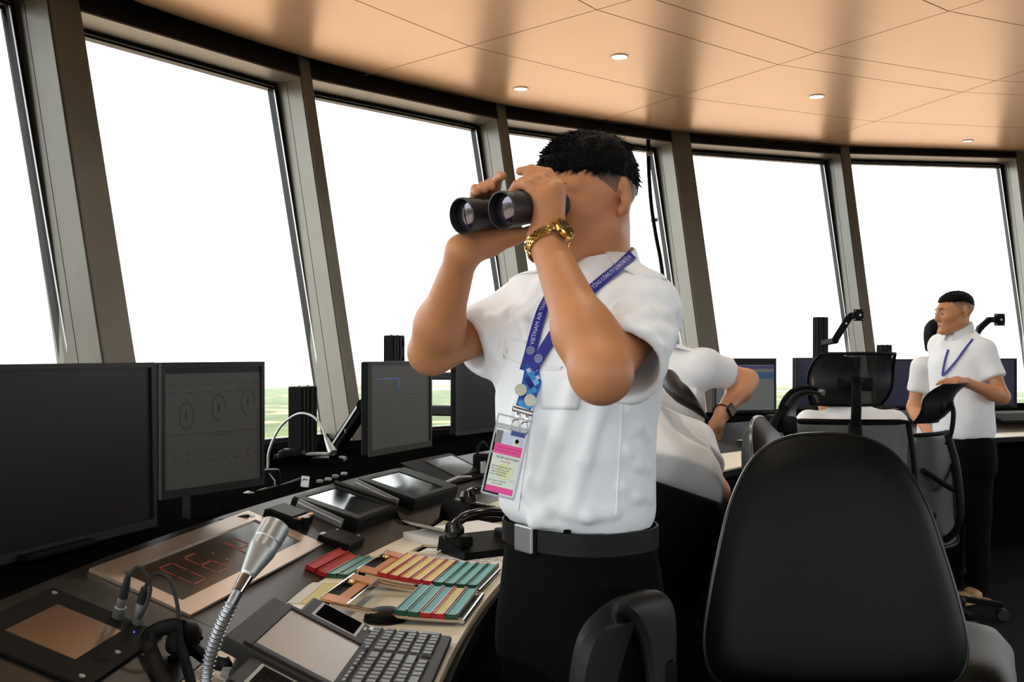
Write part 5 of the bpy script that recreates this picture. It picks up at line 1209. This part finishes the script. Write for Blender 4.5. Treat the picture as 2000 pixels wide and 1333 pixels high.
def btext(s_, x, z, size, m='pdark', sx=1., d=.0020):
    v, f = textmesh(s_, size)
    if len(v): MB().add([bp(x+q[0]*sx, z+q[1], d) for q in v], f).build('lettering', M[m], ps_)
btext('CẢNG VỤ HÀNG KHÔNG MIỀN NAM', -.0205, .0140, .0034, 'predt', .72); btext('SOUTHERN AIRPORTS AUTHORITY', -.0205, .0085, .0032, 'predt', .74)
btext('THẺ KIỂM SOÁT AN NINH', -.0165, -.0025, .0052, 'pdark', .60); btext('Số thẻ: 070002', -.008, -.0085, .0036, 'predt', .75)
btext('Họ và tên: Nguyễn Anh Tuấn', -.0195, -.0175, .0036, 'pdark', .72); btext('Đơn vị: TTKSKL Long Thành', -.0195, -.0222, .0034, 'pdark', .72); btext('CMND/CCCD: 070094008', -.0195, -.0265, .0032, 'pdark', .72); btext('Khu vực: Cảng hàng không', -.0195, -.0305, .0032, 'pdark', .72)
btext('1,2,4', .0135, -.0365, .0032); btext('Giá trị: Ngày 10/12/2025 đến', -.0205, -.0410, .0033, 'pdark', .72); btext('Ngày 19/12/2025', -.0135, -.0455, .0033, 'pdark', .72)
# ------------------------------------------------------------------ the other people
M['eyew2'] = mat('eye_white_dull', (.30, .27, .25), .3)
def figure(label, org, R, hip, neck, headc, RH_, st, arms, skin, shirt, tro, h=.008, head_s=1., floor_feet=None, seat=False, sleeve=.6, slr=.056, name='person', hem=None):
    """hip, neck: ends of the torso; st: torso stations along hip->neck in (0..1, half width, half depth)"""
    org = np.array(org, float); o = thing(name, label, 'person', tuple(org))
    L = np.linalg.norm(neck-hip); up = (neck-hip)/L; l = unit(R[:, 0]-up*(R[:, 0]@up)); f = np.cross(up, l); f = f if f@R[:, 1] > 0 else -f; Rt = np.array([l, f, up]).T
    b = Field(); W_ = head_field(b, headc, RH_, head_s)
    b.add(cap_(W_(0, -.028, -.06), neck, .047*head_s, .052), .03)
    for (S_, E_, Wr, tips) in arms:
        arm_(b, S_, E_, Wr, .92)
        for c in tips: fingers_(b, [c], .0085, .005)
        if tips:
            m_ = sum(np.array(c[0]) for c in tips)/len(tips); b.add(cap_(Wr, m_, .022, .022), .02)
            for c in tips[:4]: b.add(cap_(np.array(Wr)*.6+m_*.4, c[0], .013, .011), .012)
    pts = [headc-.16, headc+.16]+[np.array(q)+s_*.08 for a in arms for q in (list(a[:3])+[t for c in a[3] for t in c]) for s_ in (-1, 1)]
    V, Fc = surface(b, np.min(pts, 0), np.max(pts, 0), .0045 if h < .0075 else .006); to_obj('skin', V, Fc, M[skin], o, org, 1)
    for s_ in (1, -1):
        MB().sphere(W_(s_*.033, .0790, -.012)-org, .0118*head_s, 6).build('eye', M['eyew2'], o); MB().sphere(W_(s_*.033, .0866, -.012)-org, .0062*head_s, 6).build('iris', M['iris'], o)
        MB().tube([W_(s_*.014, .0990, .011)-org, W_(s_*.029, .0960, .016)-org, W_(s_*.046, .0825, .013)-org], [.0020, .0028, .0010], 6).build('eyebrow', M['hair'], o)
    MB().sphere(W_(0, .0885, -.0765)-org, .011, 6, (1.5, .45, .5)).build('lips', M['lip'], o)
    c = Field(); c.add(loft_(hip, Rt, [(t_*L, a, d, x, y) for t_, a, d, x, y in st]), .03)
    for (S_, E_, Wr, tips) in arms:
        S_, E_ = np.array(S_, float), np.array(E_, float); d = unit(E_-S_); hm = S_+(E_-S_)*sleeve
        c.add(cap_(neck-up*.06, S_, .045, .050), .05); c.add(cap_(S_, hm, .052, slr), .035)
        c.sub((lambda hm, d: lambda P: np.maximum(-((P-hm)@d), np.linalg.norm(P-hm-d*.05, axis=1)-.085))(hm, d), .004)
        if h < .006: c.sub(cap_(hm+d*.04, hm-d*.06, slr-max(.006, h*1.4), slr-max(.014, h*1.4)), .004)
    q = [hip-.22, hip+.22, neck-.2, neck+.14]+[np.array(a[i])+s_*.09 for a in arms for i in (0,) for s_ in (-1, 1)]+[np.array(a[0])+(np.array(a[1])-np.array(a[0]))*.7+s_*.09 for a in arms for s_ in (-1, 1)]
    V, Fc = surface(c, np.min(q, 0), np.max(q, 0), h); to_obj('shirt', V, Fc, M[shirt], o, org, 2, cloth(.004, 10, (1, 1, .7), hip[0]*7))
    return o, W_, Rt, c, up
def legs(o, org, hip, Rt, R, knees, ankles, hem_w, hem_d, h=.012, crotch=.12, top=.03):
    t_ = Field(); t_.add(loft_(hip, Rt, [(-crotch-.06, hem_w*1.0, hem_d, 0, 0), (-crotch*.4, hem_w*1.08, hem_d*1.1, 0, 0), (top, hem_w*.97, hem_d*.95, 0, 0)]), .03)
    P = [hip-.25, hip+.25]
    for s_, kn, an in zip((1, -1), knees, ankles):
        hp_ = hip-Rt[:, 2]*crotch+Rt[:, 0]*s_*hem_w*.48; t_.add(cap_(hp_, kn, hem_w*.56, .066), .04); t_.add(cap_(kn, an, .064, .056), .03); P += [np.array(an)-.09, np.array(an)+.09, np.array(kn)-.09, np.array(kn)+.09]
    V, Fc = surface(t_, np.min(P, 0), np.max(P, 0), h); to_obj('trousers', V, Fc, M['trouser'], o, org, 2)
def shoes(o, org, ankles, R, m, tilt=0):
    for an in ankles:
        an = np.array(an, float); b = MB(); c = vec(an[0], an[1], 0)
        b.sphere(c+R@vec(0, .04, .045)-org, .048, 8, (1, 1, .8)); b.sphere(c+R@vec(0, .12, .035)-org, .042, 8, (1.05, 1.05, .75)); b.box(c+R@vec(0, .07, .008)-org, (.085, .25, .016), R, .006); b.build('shoe', M[m], o)
Rz = lambda fx, fy: (lambda f: np.array([(-f[1], f[0], 0), (f[0], f[1], 0), (0, 0, 1)]).T)(unit(vec(fx, fy)))
def RHd(fx, fy, fz, roll=0.):
    f = unit((fx, fy, fz)); l = unit((-fy, fx, 0)); l = unit(l+vec(0, 0, roll)); return frame_(l, f)
M['tan'] = mat('tan_shoe', lin(176, 140, 96), .6)
# --- far man in profile, hand on a chair headrest
R = Rz(-.88, -.47); o5 = vec(2.42, 5.50, 0)
hip = vec(2.43, 5.50, .86); nk = vec(2.415, 5.53, 1.435); hc = vec(2.375, 5.50, 1.548); rh = RHd(-.975, -.16, -.08)
SLm = nk+R@vec(.152, 0, -.100); 
El, Wr = px(1958, 776, 5.30), px(1888, 748, 5.22)
hd = px(1866, 742, 5.16); tips = [[px(1868, 741, 5.17), px(1850, 741, 5.13), px(1836, 746, 5.10), px(1829, 752, 5.08)], [px(1866, 742, 5.15), px(1848, 744, 5.11), px(1834, 749, 5.08)], [px(1868, 744, 5.13), px(1852, 748, 5.09), px(1840, 753, 5.07)], [px(1872, 746, 5.12), px(1860, 752, 5.08), px(1850, 757, 5.06)], [px(1878, 748, 5.20), px(1862, 748, 5.20), px(1848, 750, 5.19)]]
SRm = nk+R@vec(-.125, 0, -.070); ErR = SRm+vec(.05, .04, -.27); WrR = ErR+R@vec(.10, .10, -.16)
st = [(0, .150, .118, 0, 0), (.06, .160, .125, 0, 0), (.4, .162, .122, 0, .006), (.72, .172, .122, 0, .006), (.86, .155, .10, 0, -.004), (.95, .10, .07, 0, -.015), (1.02, .058, .055, 0, -.015)]
om, wm, rtm, cm, um = figure('man with blue lanyard in profile at the far right, one hand on a headrest', o5, R, hip, nk, hc, rh, st, [(SLm, El, Wr, tips), (SRm, ErR, WrR, [])], 'skin', 'shirtw', 'trouser', .009)
ank = [hip*0+vec(2.475, 5.44, .08), vec(2.40, 5.58, .08)]
legs(om, o5, hip, rtm, R, [vec(2.475, 5.44, .47), vec(2.40, 5.57, .47)], ank, .150, .112)
shoes(om, o5, ank, R, 'tan')
hairdo(hc, rh, wm, 1., .050, .042, .012, .006, 'hair', om, M['hair'], o5, n=500, spike=.008, h=.006, seed=5)
def shell(hc, rh, hw_, o_, org_, lo_, z0, z1, mid, s=1., yb=.034):
    f2 = Field(); f2.add(ell_(hw_(0, -.014, .020), rh, np.array((.0764, .0954, .0734))*s), .02)
    f2.sub(lambda P: ((P-hc)@rh)[:, 2]-lo_, .004); f2.sub(lambda P: yb+.25*((P-hc)@rh)[:, 2]-((P-hc)@rh)[:, 1], .004)
    m2 = fm.copy(); m2.name = mid
    for n_ in m2.node_tree.nodes:
        if n_.type == 'MAP_RANGE': n_.inputs['From Min'].default_value = z0; n_.inputs['From Max'].default_value = z1
    V, Fc = surface(f2, hc-.15, hc+.16, .006); to_obj('clipped_hair', V, Fc, m2, o_, org_, 1)
shell(hc, rh, wm, om, o5, -.015, hc[2]-.02, hc[2]+.07, 'clipped_hair_far')
collar((nk[0], nk[1], nk[2]+.02), R, .060, .062, -.004, .040, .036, 'collar', om, M['shirtw'], o5, .30)
# his lanyard
def slan(fld, o, org, pts, wd, dy=.006):
    q = [fld.hit(u, v, 4.6, 6.2, dy) for u, v in pts]; q = [p for p in q if p is not None]
    if len(q) > 2:
        P = bez([p-org for p in q], 20); MB().tube(P, wd, 6, flat=.35).build('lanyard_strap', M['blue'], o)
slan(cm, om, o5, [(1912, 648), (1900, 664), (1884, 684), (1868, 706), (1852, 724), (1842, 734)], .009); slan(cm, om, o5, [(1853, 684), (1848, 700), (1844, 718), (1842, 734)], .007)
# --- woman beside him, partly hidden
R = Rz(.30, -.95); o6 = vec(2.55, 6.05, 0); hip = vec(2.54, 6.05, .82); nk = vec(2.545, 6.05, 1.30); hc = vec(2.535, 6.02, 1.425); rh = RHd(.45, -.88, -.10)
S1 = nk+R@vec(.15, 0, -.06); S2 = nk+R@vec(-.15, 0, -.06); e2 = vec(2.36, 6.02, 1.00); w2 = vec(2.38, 5.85, .86); e1 = S1+vec(.04, 0, -.26)
st = [(0, .145, .11, 0, 0), (.3, .140, .105, 0, 0), (.6, .155, .118, 0, .012), (.86, .150, .09, 0, 0), (.96, .10, .06, 0, -.01), (1.02, .055, .05, 0, -.01)]
ow, ww, rtw, cw, uw = figure('dark-haired woman in white blouse standing just behind the far man, face mostly hidden by his', o6, R, hip, nk, hc, rh, st, [(S1, e1, e1+vec(0, -.1, -.2), []), (S2, e2, w2, [])], 'skin2', 'shirtw', 'trouser', .010, .95, sleeve=.62)
legs(ow, o6, hip, rtw, R, [vec(2.60, 6.05, .45), vec(2.48, 6.05, .45)], [vec(2.60, 6.07, .08), vec(2.48, 6.07, .08)], .145, .105, .014); shoes(ow, o6, [vec(2.60, 6.07, .08), vec(2.48, 6.07, .08)], R, 'leather')
collar((nk[0], nk[1], nk[2]+.02), R, .055, .056, -.01, .03, .036, 'collar', ow, M['shirtw'], o6, .45)
def bob(hc, rh, hw_, o_, org_, m, len_=.13, s=1., name='hair', h=.007, front=.045):
    f3 = Field(); f3.add(ell_(hw_(0, -.018, .026), rh, np.array((.086, .104, .084))*s), .02)
    f3.add(ell_(hw_(0, -.035, -.045), rh, np.array((.086, .075, len_))*s), .04)
    f3.sub(lambda P: (lambda q: np.maximum(-(q[:, 1]-.012), -( front-q[:, 2])))((P-hc)@rh/s)*s, .015)
    f3.sub(lambda P: ((P-hc)@rh)[:, 2]/s*s+len_*s+.0, .01)
    V, Fc = surface(f3, hc-.24, hc+.2, h); to_obj(name, V, Fc, m, o_, org_, 2, cloth(.003, 60, (1, 1, .15), 2))
bob(hc, rh, ww, ow, o6, M['hair'], .11, .95)
# --- woman with her hand on her hip, head hidden behind the main man
R = Rz(-.6, -.8); oA = vec(.50, 3.32, 0); hip = vec(.50, 3.34, .86); nk = vec(.452, 3.31, 1.325); hc = vec(.392, 3.30, 1.435); rh = RHd(-.75, -.55, -.35)
S1 = vec(.602, 3.238, 1.278); E1 = px(1458, 744, 3.38); W1 = px(1412, 806, 3.22)
tips = [[px(1400, 832, 3.18), px(1392, 852, 3.17), px(1388, 868, 3.18)], [px(1396, 830, 3.17), px(1387, 848, 3.16), px(1382, 862, 3.17)], [px(1392, 828, 3.17), px(1381, 842, 3.16), px(1375, 855, 3.17)], [px(1404, 834, 3.20), px(1398, 856, 3.20), px(1394, 870, 3.21)], [px(1404, 826, 3.24), px(1408, 842, 3.27), px(1406, 856, 3.29)]]
S2 = nk+R@vec(-.15, 0, -.05); e2 = S2+vec(-.12, -.05, -.22)
st = [(0, .150, .118, 0, 0), (.15, .150, .115, 0, 0), (.35, .140, .110, 0, 0), (.62, .160, .122, 0, .012), (.86, .155, .09, 0, 0), (.96, .10, .065, 0, -.01), (1.02, .058, .052, 0, -.012)]
oa, wa_, rta, ca, ua = figure('woman in white shirt with hand on hip and smartwatch, behind the man with binoculars', oA, R, hip, nk, hc, rh, st, [(S1, E1, W1, tips), (S2, e2, e2+vec(-.02, -.18, .02), [])], 'skin2', 'shirtw', 'trouser', .007, .94, sleeve=.50, slr=.054)
legs(oa, oA, hip, rta, R, [vec(.56, 3.28, .46), vec(.46, 3.40, .46)], [vec(.56, 3.30, .08), vec(.46, 3.42, .08)], .150, .112, .014); shoes(oa, oA, [vec(.56, 3.30, .08), vec(.46, 3.42, .08)], R, 'leather')
bob(hc, rh, wa_, oa, oA, M['hair2'], .08, .94)
a_ = nk+(S1-nk)*.45+vec(0, 0, .02); b2 = S1+(S1-nk)*.16+vec(0, 0, .045)
MB().beam(a_+vec(0, -.01, .022)-oA, b2+vec(0, -.01, -.006)-oA, .048, .008, bev=.002).build('epaulette', M['shirtw'], oa)
q = ca.hit(1340, 765, 2.8, 3.6, .004)
if q is not None: MB().box(q-oA, (.07, .006, .022), R, .002).build('pocket_flap', M['shirtw'], oa); MB().box(q-oA+vec(-.02, -.006, .002), (.014, .004, .006), R).build('pen_clip', M['blue'], oa)
# smartwatch
ax_ = unit(W1-E1); wv = thing('smartwatch', 'black square smartwatch on the wrist of the woman with her hand on her hip', 'wristwatch', tuple(W1)); sd_v = unit(np.cross(ax_, (0, 1, 0))); nv = unit(np.cross(ax_, sd_v)); nv = nv if nv[1] < 0 else -nv
nv = unit(nv*.9+sd_v*(.25 if sd_v[0] > 0 else -.25)); nv = unit(nv-ax_*(nv@ax_)); sd_v = np.cross(ax_, nv)
MB().tube([nv*.0275*math.cos(2*PI*k/24)+sd_v*.0265*math.sin(2*PI*k/24) for k in range(25)], .009, 8, False, True, .25).build('strap', M['rubber'], wv)
MB().box(nv*.030, (.036, .010, .042), np.array([sd_v, nv, ax_]).T, .006).build('case', M['dgrey'], wv); MB().box(nv*.0355, (.030, .001, .036), np.array([sd_v, nv, ax_]).T).build('display', M['gloss'], wv)
# --- woman bent forward with a ponytail, back turned
R = Rz(-.25, .97); R = R.copy(); R[:, 0] = unit(R[:, 0]+vec(0, 0, .34)); oB = vec(.40, 2.66, 0); hip = vec(.405, 2.66, .955); nk = vec(.372, 3.03, 1.115); hc = vec(.332, 3.155, 1.140); rh = RHd(-.25, .85, -.5)
S1 = nk+vec(-.155, -.03, -.04); S2 = nk+vec(.155, -.065, -.055); e2 = vec(.548, 2.76, .945); w2 = vec(.50, 3.0, .93); e1 = S1+vec(-.03, .05, -.26)
st = [(-.02, .148, .112, 0, 0), (.06, .158, .128, 0, 0), (.3, .155, .125, 0, -.01), (.6, .160, .118, 0, -.012), (.86, .158, .095, 0, 0), (.97, .10, .07, 0, 0), (1.03, .055, .05, 0, 0)]
ob, wb, rtb, cb_, ub = figure('woman in white uniform shirt bending forward with her back turned and a long ponytail', oB, R, hip, nk, hc, rh, st, [(S1, e1, e1+vec(0, .2, 0), []), (S2, e2, w2, [])], 'skin2', 'shirtw', 'trouser', .007, .94, sleeve=.55, slr=.058)
uB = np.cross(R[:, 1], R[:, 0]); uB = unit(uB if uB[2] > 0 else -uB); R2 = Rz(-.25, .97)
legs(ob, oB, hip, np.array([R[:, 0], R[:, 1], uB]).T, R2, [vec(.48, 2.66, .47), vec(.33, 2.68, .47)], [vec(.48, 2.63, .08), vec(.33, 2.65, .08)], .150, .118, .014, .14, .02); shoes(ob, oB, [vec(.48, 2.63, .08), vec(.33, 2.65, .08)], R, 'leather')
bob(hc, rh, wb, ob, oB, M['hair2'], .07, .94)
P = bez([hc+vec(.03, -.10, .03), px(1296, 738, 2.86), px(1318, 758, 2.74), px(1343, 780, 2.70), px(1362, 798, 2.70), px(1380, 818, 2.72)], 30); MB().tube([p-oB for p in P], np.r_[np.linspace(.022, .026, len(P)//2), np.linspace(.026, .004, len(P)-len(P)//2)], 12).build('ponytail', M['hair2'], ob)
# --- seated person seen from behind through a mesh chair
R = Rz(.1, .99); oS = vec(1.30, 4.02, .46); hip = vec(1.345, 4.00, .56); nk = vec(1.345, 4.06, 1.105); hc = vec(1.285, 4.10, 1.205); rh = RHd(-.25, .95, -.12)
S1 = nk+vec(-.165, 0, -.07); S2 = nk+vec(.165, 0, -.07); e1 = S1+vec(-.03, .12, -.22); e2 = S2+vec(.03, .10, -.23)
st = [(0, .165, .12, 0, 0), (.35, .15, .115, 0, 0), (.65, .165, .12, 0, 0), (.86, .165, .095, 0, 0), (.96, .10, .07, 0, 0), (1.02, .056, .052, 0, 0)]
os_, ws_, rts, cs_, us = figure('dark-haired person in white shirt seated with back turned, seen behind a mesh chair headrest', oS, R, hip, nk, hc, rh, st, [(S1, e1, e1+vec(.03, .22, .02), []), (S2, e2, e2+vec(-.03, .22, .02), [])], 'skin2', 'shirtw', 'trouser', .009, .95, sleeve=.75, slr=.06)
bob(hc, rh, ws_, os_, oS, M['hair'], .10, .98)
t_ = Field(); t_.add(ell_(hip+vec(0, .02, -.02), np.eye(3), (.18, .15, .11)), .03)
for s_ in (-1, 1): t_.add(cap_(hip+vec(s_*.09, .05, -.02), hip+vec(s_*.11, .42, -.0), .085, .066), .03); t_.add(cap_(hip+vec(s_*.11, .42, 0), hip+vec(s_*.11, .45, -.46), .062, .05), .03)
V, Fc = surface(t_, hip-vec(.25, .2, .58), hip+vec(.25, .6, .2), .014); to_obj('trousers', V, Fc, M['trouser'], os_, oS, 2)
MB().tube([ws_(-.082, .0, .02)-oS, ws_(-.088, -.01, -.01)-oS], .012, 8).build('hair_clip', M['white'], os_)
# seat mates: shoes for the seated person
for s_ in (-1, 1): MB().box(hip+vec(s_*.11, .50, -.515)-oS, (.09, .24, .08), bev=.03).build('shoe', M['leather'], os_)
# ------------------------------------------------------------------ chairs
M['piping'] = mat('piping', (.010, .010, .0095), .3, 0, .45); M['arm_pad'] = mat('armrest_pad', (.012, .012, .0115), .5, 0, .25, bump=(300, .15, .001))
M['meshf'] = bpy.data.materials.new('chair_mesh'); M['meshf'].use_nodes = True; t = M['meshf'].node_tree; bs = t.nodes['Principled BSDF']; bs.inputs['Base Color'].default_value = (.008, .008, .008, 1); bs.inputs['Roughness'].default_value = .6
tcn = t.nodes.new('ShaderNodeTexCoord'); wv1 = t.nodes.new('ShaderNodeTexWave'); wv1.inputs['Scale'].default_value = 160; wv1.bands_direction = 'Z'; t.links.new(tcn.outputs['Object'], wv1.inputs[0])
mrr = t.nodes.new('ShaderNodeMapRange'); mrr.inputs['To Min'].default_value = .80; mrr.inputs['To Max'].default_value = 1.0; t.links.new(wv1.outputs['Fac'], mrr.inputs['Value']); t.links.new(mrr.outputs[0], bs.inputs['Alpha'])
M['shellm'] = mat('headrest_shell', (.012, .012, .012), .45, 0, .25)
def outline(pts, n=96):
    P = np.array(pts+pts[:3], float); out = []
    for i in range(len(pts)):
        a, b, c, d = (np.array(pts[(i+j-1) % len(pts)], float) for j in range(4))
        for t in np.linspace(0, 1, n//len(pts)+1)[:-1]: out.append(.5*((2*b)+(-a+c)*t+(2*a-5*b+4*c-d)*t*t+(-a+3*b-3*c+d)*t**3))
    return np.array(out)
def pad(O, T, bend, back=1., rings=9):
    """upholstered slab: outline O in (x, z), thickness T, bent around z; rear face is -y"""
    c = O.mean(0); n = len(O); VV = []; ss = list(np.linspace(.12, 1, rings))
    def pt(o, s, y): x, z = c+(o-c)*s; return (x, y+bend*x*x, z)
    prof = [(s, T*.5*(1-s**5)**.5*(1 if s < 1 else 0)) for s in ss]
    for s, h in prof: VV += [pt(o, s, -h*back) for o in O]
    for s, h in prof[::-1][1:]: VV += [pt(o, s, h) for o in O]
    m = len(prof)*2-1; mb = MB().add(VV, [(i*n+k, i*n+(k+1) % n, (i+1)*n+(k+1) % n, (i+1)*n+k) for i in range(m-1) for k in range(n)]+[tuple(range(n))[::-1], tuple((m-1)*n+k for k in range(n))], True)
    return mb
BO = [(0, .330), (.09, .318), (.155, .27), (.205, .17), (.238, .04), (.262, -.08), (.272, -.16), (.262, -.225), (.225, -.262), (.12, -.285), (0, -.290)]
BO = BO+[(-x, z) for x, z in BO[1:-1][::-1]]
def star(o, z0=.46, m='chrome', rad=.30):
    MB().lathe([(.028, .10), (.028, .30), (.018, .30), (.018, z0-.02)], n=18).build('gas_column', M[m], o)
    MB().lathe([(.045, .07), (.05, .12), (.03, .13)], n=20).build('hub', M[m], o)
    for k in range(5):
        a = 2*PI*k/5+.3; d = vec(math.cos(a), math.sin(a), 0)
        lg = MB().beam(d*.03+vec(0, 0, .105), d*rad+vec(0, 0, .075), .038, .026, bev=.006).build('base_leg', M[m], o)
        MB().cyl(d*rad+vec(0, 0, .028), .028, .05, np.cross(d, (0, 0, 1)), 16).build('caster', M['rubber'], lg)
def leather_chair(name, label, loc, rz, zc, zs, arms=True):
    o = thing(name, label, 'chair', loc, rz)
    O = outline(BO)*np.array([.90, .78]); b = pad(O, .085, .35); b.v = [(x, y+.14*(-(z)), z+zc) for x, y, z in b.v]; bo = b.build('backrest', M['leather'], o)
    pp = [(x*1.002, .35*x*x-.002-.14*z, z*1.002+zc) for x, z in np.vstack([O, O[:1]])]
    MB().tube(pp, .0042, 6).build('piping', M['piping'], bo)
    s = pad(outline([(0, .25), (.2, .24), (.26, .16), (.27, 0), (.25, -.2), (.12, -.25), (0, -.25), (-.12, -.25), (-.25, -.2), (-.27, 0), (-.26, .16), (-.2, .24)]), .11, 0); s.v = [(x, z+.30, y+zs) for x, y, z in s.v]; s.build('seat', M['leather'], o)
    MB().beam((0, .10, zs-.06), (0, -.02, zc-.15), .07, .02, bev=.006).box((0, .28, zs-.075), (.22, .28, .03), bev=.008).build('tilt_mechanism', M['chrome'], o)
    br = MB(); br.lathe([(.010, 0), (.016, .004), (.016, .018), (.010, .022)], (.185, .03, zc-.212), (0, 1, .1), 14).tube([(.18, .035, zc-.22), (.30, .0, zc-.25)], .005, 8).tube([(.18, .04, zc-.22), (.02, .05, zc-.262)], .006, 8).tube([(.185, .035, zc-.22), (.175, .03, zc-.31)], .010, 10); br.build('chrome_bracket', M['chrome'], o)
    if arms:
        for q in (-1, 1):
            ca, sa = math.cos(.65), math.sin(.65)
            L = lambda p, z, w_: (q*(.365+p*ca), .30+p*.55, zs+z)
            P = bez([L(.0, -.06, 0), L(.0, .14, 0), L(.02, .225, 0), L(.06, .245, 0), L(.115, .215, 0), L(.145, .13, 0), L(.15, .02, 0), L(.12, -.06, 0)], 40)
            mb = MB(); VV = []; T = np.gradient(P, axis=0); T /= np.linalg.norm(T, axis=1)[:, None]; sdv = vec(q*sa, ca*.9, 0); sdv = unit(sdv)
            n = len(P)
            for i in range(n):
                f = i/(n-1); wv_ = .034+.030*math.sin(PI*min(1, max(0, (f-.12)/.75))); nr = unit(np.cross(T[i], sdv)); th_ = .012+.010*math.sin(PI*min(1, max(0, (f-.15)/.7)))
                for k in range(10):
                    a = 2*PI*k/10; cx, cy = math.cos(a), math.sin(a); VV.append(P[i]+sdv*wv_*np.sign(cx)*abs(cx)**.6+nr*th_*np.sign(cy)*abs(cy)**.6)
            mb.add(VV, [(i*10+k, i*10+(k+1) % 10, (i+1)*10+(k+1) % 10, (i+1)*10+k) for i in range(n-1) for k in range(10)]+[tuple(range(10))[::-1], tuple((n-1)*10+k for k in range(10))], True)
            ao = mb.build('armrest', M['arm_pad'], o)
            MB().beam(L(.0, -.10, 0), L(.0, .15, 0), .05, .022, (0, 1, 0), .005).build('armrest_post', M['black'], ao)
            MB().beam((q*.18, .28, zs-.075), L(.03, -.06, 0), .06, .016, bev=.004).build('armrest_bracket', M['black'], ao)
    star(o, zs-.08); return o
leather_chair('leather_chair', 'large black leather office chair with looped armrests in the right foreground', (.605, 1.95, 0), PI, .905, .675)
leather_chair('leather_chair', 'second black leather office chair, turned aside behind the large foreground one', (.655, 2.58, 0), -2.0, .90, .60, False)
leather_chair('leather_chair', 'third black leather office chair, only a rounded back corner showing behind the main man', (.197, 2.30, 0), .9, .68, .42, False)
def mesh_chair(label, loc, rz, ztop, shell=None, hm='meshf', hb=4.2):
    o = thing('mesh_chair', label, 'chair', loc, rz); d = ztop-1.30
    def sheet(w0, h0, bx, bz, z0, y0, tp=.15):
        mb = MB(); V = []; nx, nz = 12, 8
        for j in range(nz+1):
            for i in range(nx+1):
                x = (i/nx-.5)*w0*(1-tp*(2*j/nz-1)**2); z = (j/nz-.5)*h0; V.append((x, y0+bx*x*x-bz*(j/nz-.5)*abs(j/nz-.5)*1.0, z0+z))
        mb.add(V, [(j*(nx+1)+i, j*(nx+1)+i+1, (j+1)*(nx+1)+i+1, (j+1)*(nx+1)+i) for j in range(nz) for i in range(nx)], True)
        ed = [i for i in range(nx+1)]+[(j+1)*(nx+1)-1 for j in range(1, nz+1)]+[nz*(nx+1)+i for i in range(nx-1, -1, -1)]+[j*(nx+1) for j in range(nz-1, -1, -1)]
        return mb, [V[i] for i in ed]
    z = ztop
    if shell is None:
        m_, e_ = sheet(.30, .19, hb, .1*hb, z-.095, -.06); hr = m_.build('headrest', M[hm], o); MB().tube(e_, .006, 8, False).build('headrest_frame', M['black'], hr)
    else:            # deep curled headrest seen from its side
        Ri = np.array(Matrix.Rotation(-rz, 3, 'Z')); L_ = lambda q: Ri@(np.array(q)-np.array(loc))
        a_ = bez(shell, 30); sh_ = vec(.085, .20, -.010); n_ = len(a_); VV = [L_(p+sh_*t_) for t_ in (0, .5, 1) for p in a_]
        hm = MB().add(VV, [(j*n_+i, j*n_+i+1, (j+1)*n_+i+1, (j+1)*n_+i) for j in range(2) for i in range(n_-1)], True); hr = hm.build('headrest', M['shellm'], o); hr.modifiers.new('t', 'SOLIDIFY').thickness = .018
        for t_ in (0, 1): MB().tube([L_(p+sh_*t_) for p in a_], .007, 8).build('headrest_frame', M['black'], hr)
    MB().tube(bez([(0, -.03, z-.06), (0, -.075, z-.12), (0, -.07, z-.22), (0, -.045, z-.30)], 14), .018, 10, flat=.6).box((0, -.045, z-.11), (.13, .02, .05), bev=.008).build('headrest_bracket', M['black'], o)
    m_, e_ = sheet(.46, .56, .9, -.10, z-.53, -.02, .10); bk = m_.build('backrest_mesh', M['meshf'], o); MB().tube(e_, .011, 8, False).build('backrest_frame', M['black'], bk)
    MB().tube(bez([(0, -.05, z-.25), (0, -.10, z-.45), (0, -.10, z-.70), (0, .05, z-.84)], 20), .024, 10, flat=.7).tube(bez([(-.16, .0, z-.42), (0, -.09, z-.52), (.16, .0, z-.42)], 14), .014, 8).build('spine', M['black'], o)
    s = pad(outline([(0, .24), (.2, .23), (.25, .1), (.25, -.1), (.2, -.23), (0, -.24), (-.2, -.23), (-.25, -.1), (-.25, .1), (-.2, .23)]), .08, 0); s.v = [(x, zz+.24, y+z-.84) for x, y, zz in s.v]; s.build('seat', M['black2'], o)
    for q in (-1, 1):
        a = MB().box((q*.29, .22, z-.60), (.075, .24, .03), bev=.012).build('armrest', M['black'], o); MB().beam((q*.27, .20, z-.86), (q*.29, .20, z-.61), .05, .03, (0, 1, 0), .006).build('armrest_post', M['black'], a)
    star(o, z-.86, 'black'); return o
mesh_chair('black mesh chair with curled headrest in front of the seated person', (1.235, 3.72, 0), -.12, 1.318)
mesh_chair('black mesh chair turned sideways, left of the seated person', (.83, 3.02, 0), -1.15, 1.222, [px(1597, 760, 3.0), px(1572, 757, 3.0), px(1545, 766, 3.0), px(1527, 790, 3.0), px(1523, 815, 3.0), px(1531, 842, 3.0), px(1552, 866, 3.0)])
mesh_chair('black mesh chair under the hand of the far man', (2.13, 5.12, 0), .75, 1.165, None, 'shellm', 3.0)
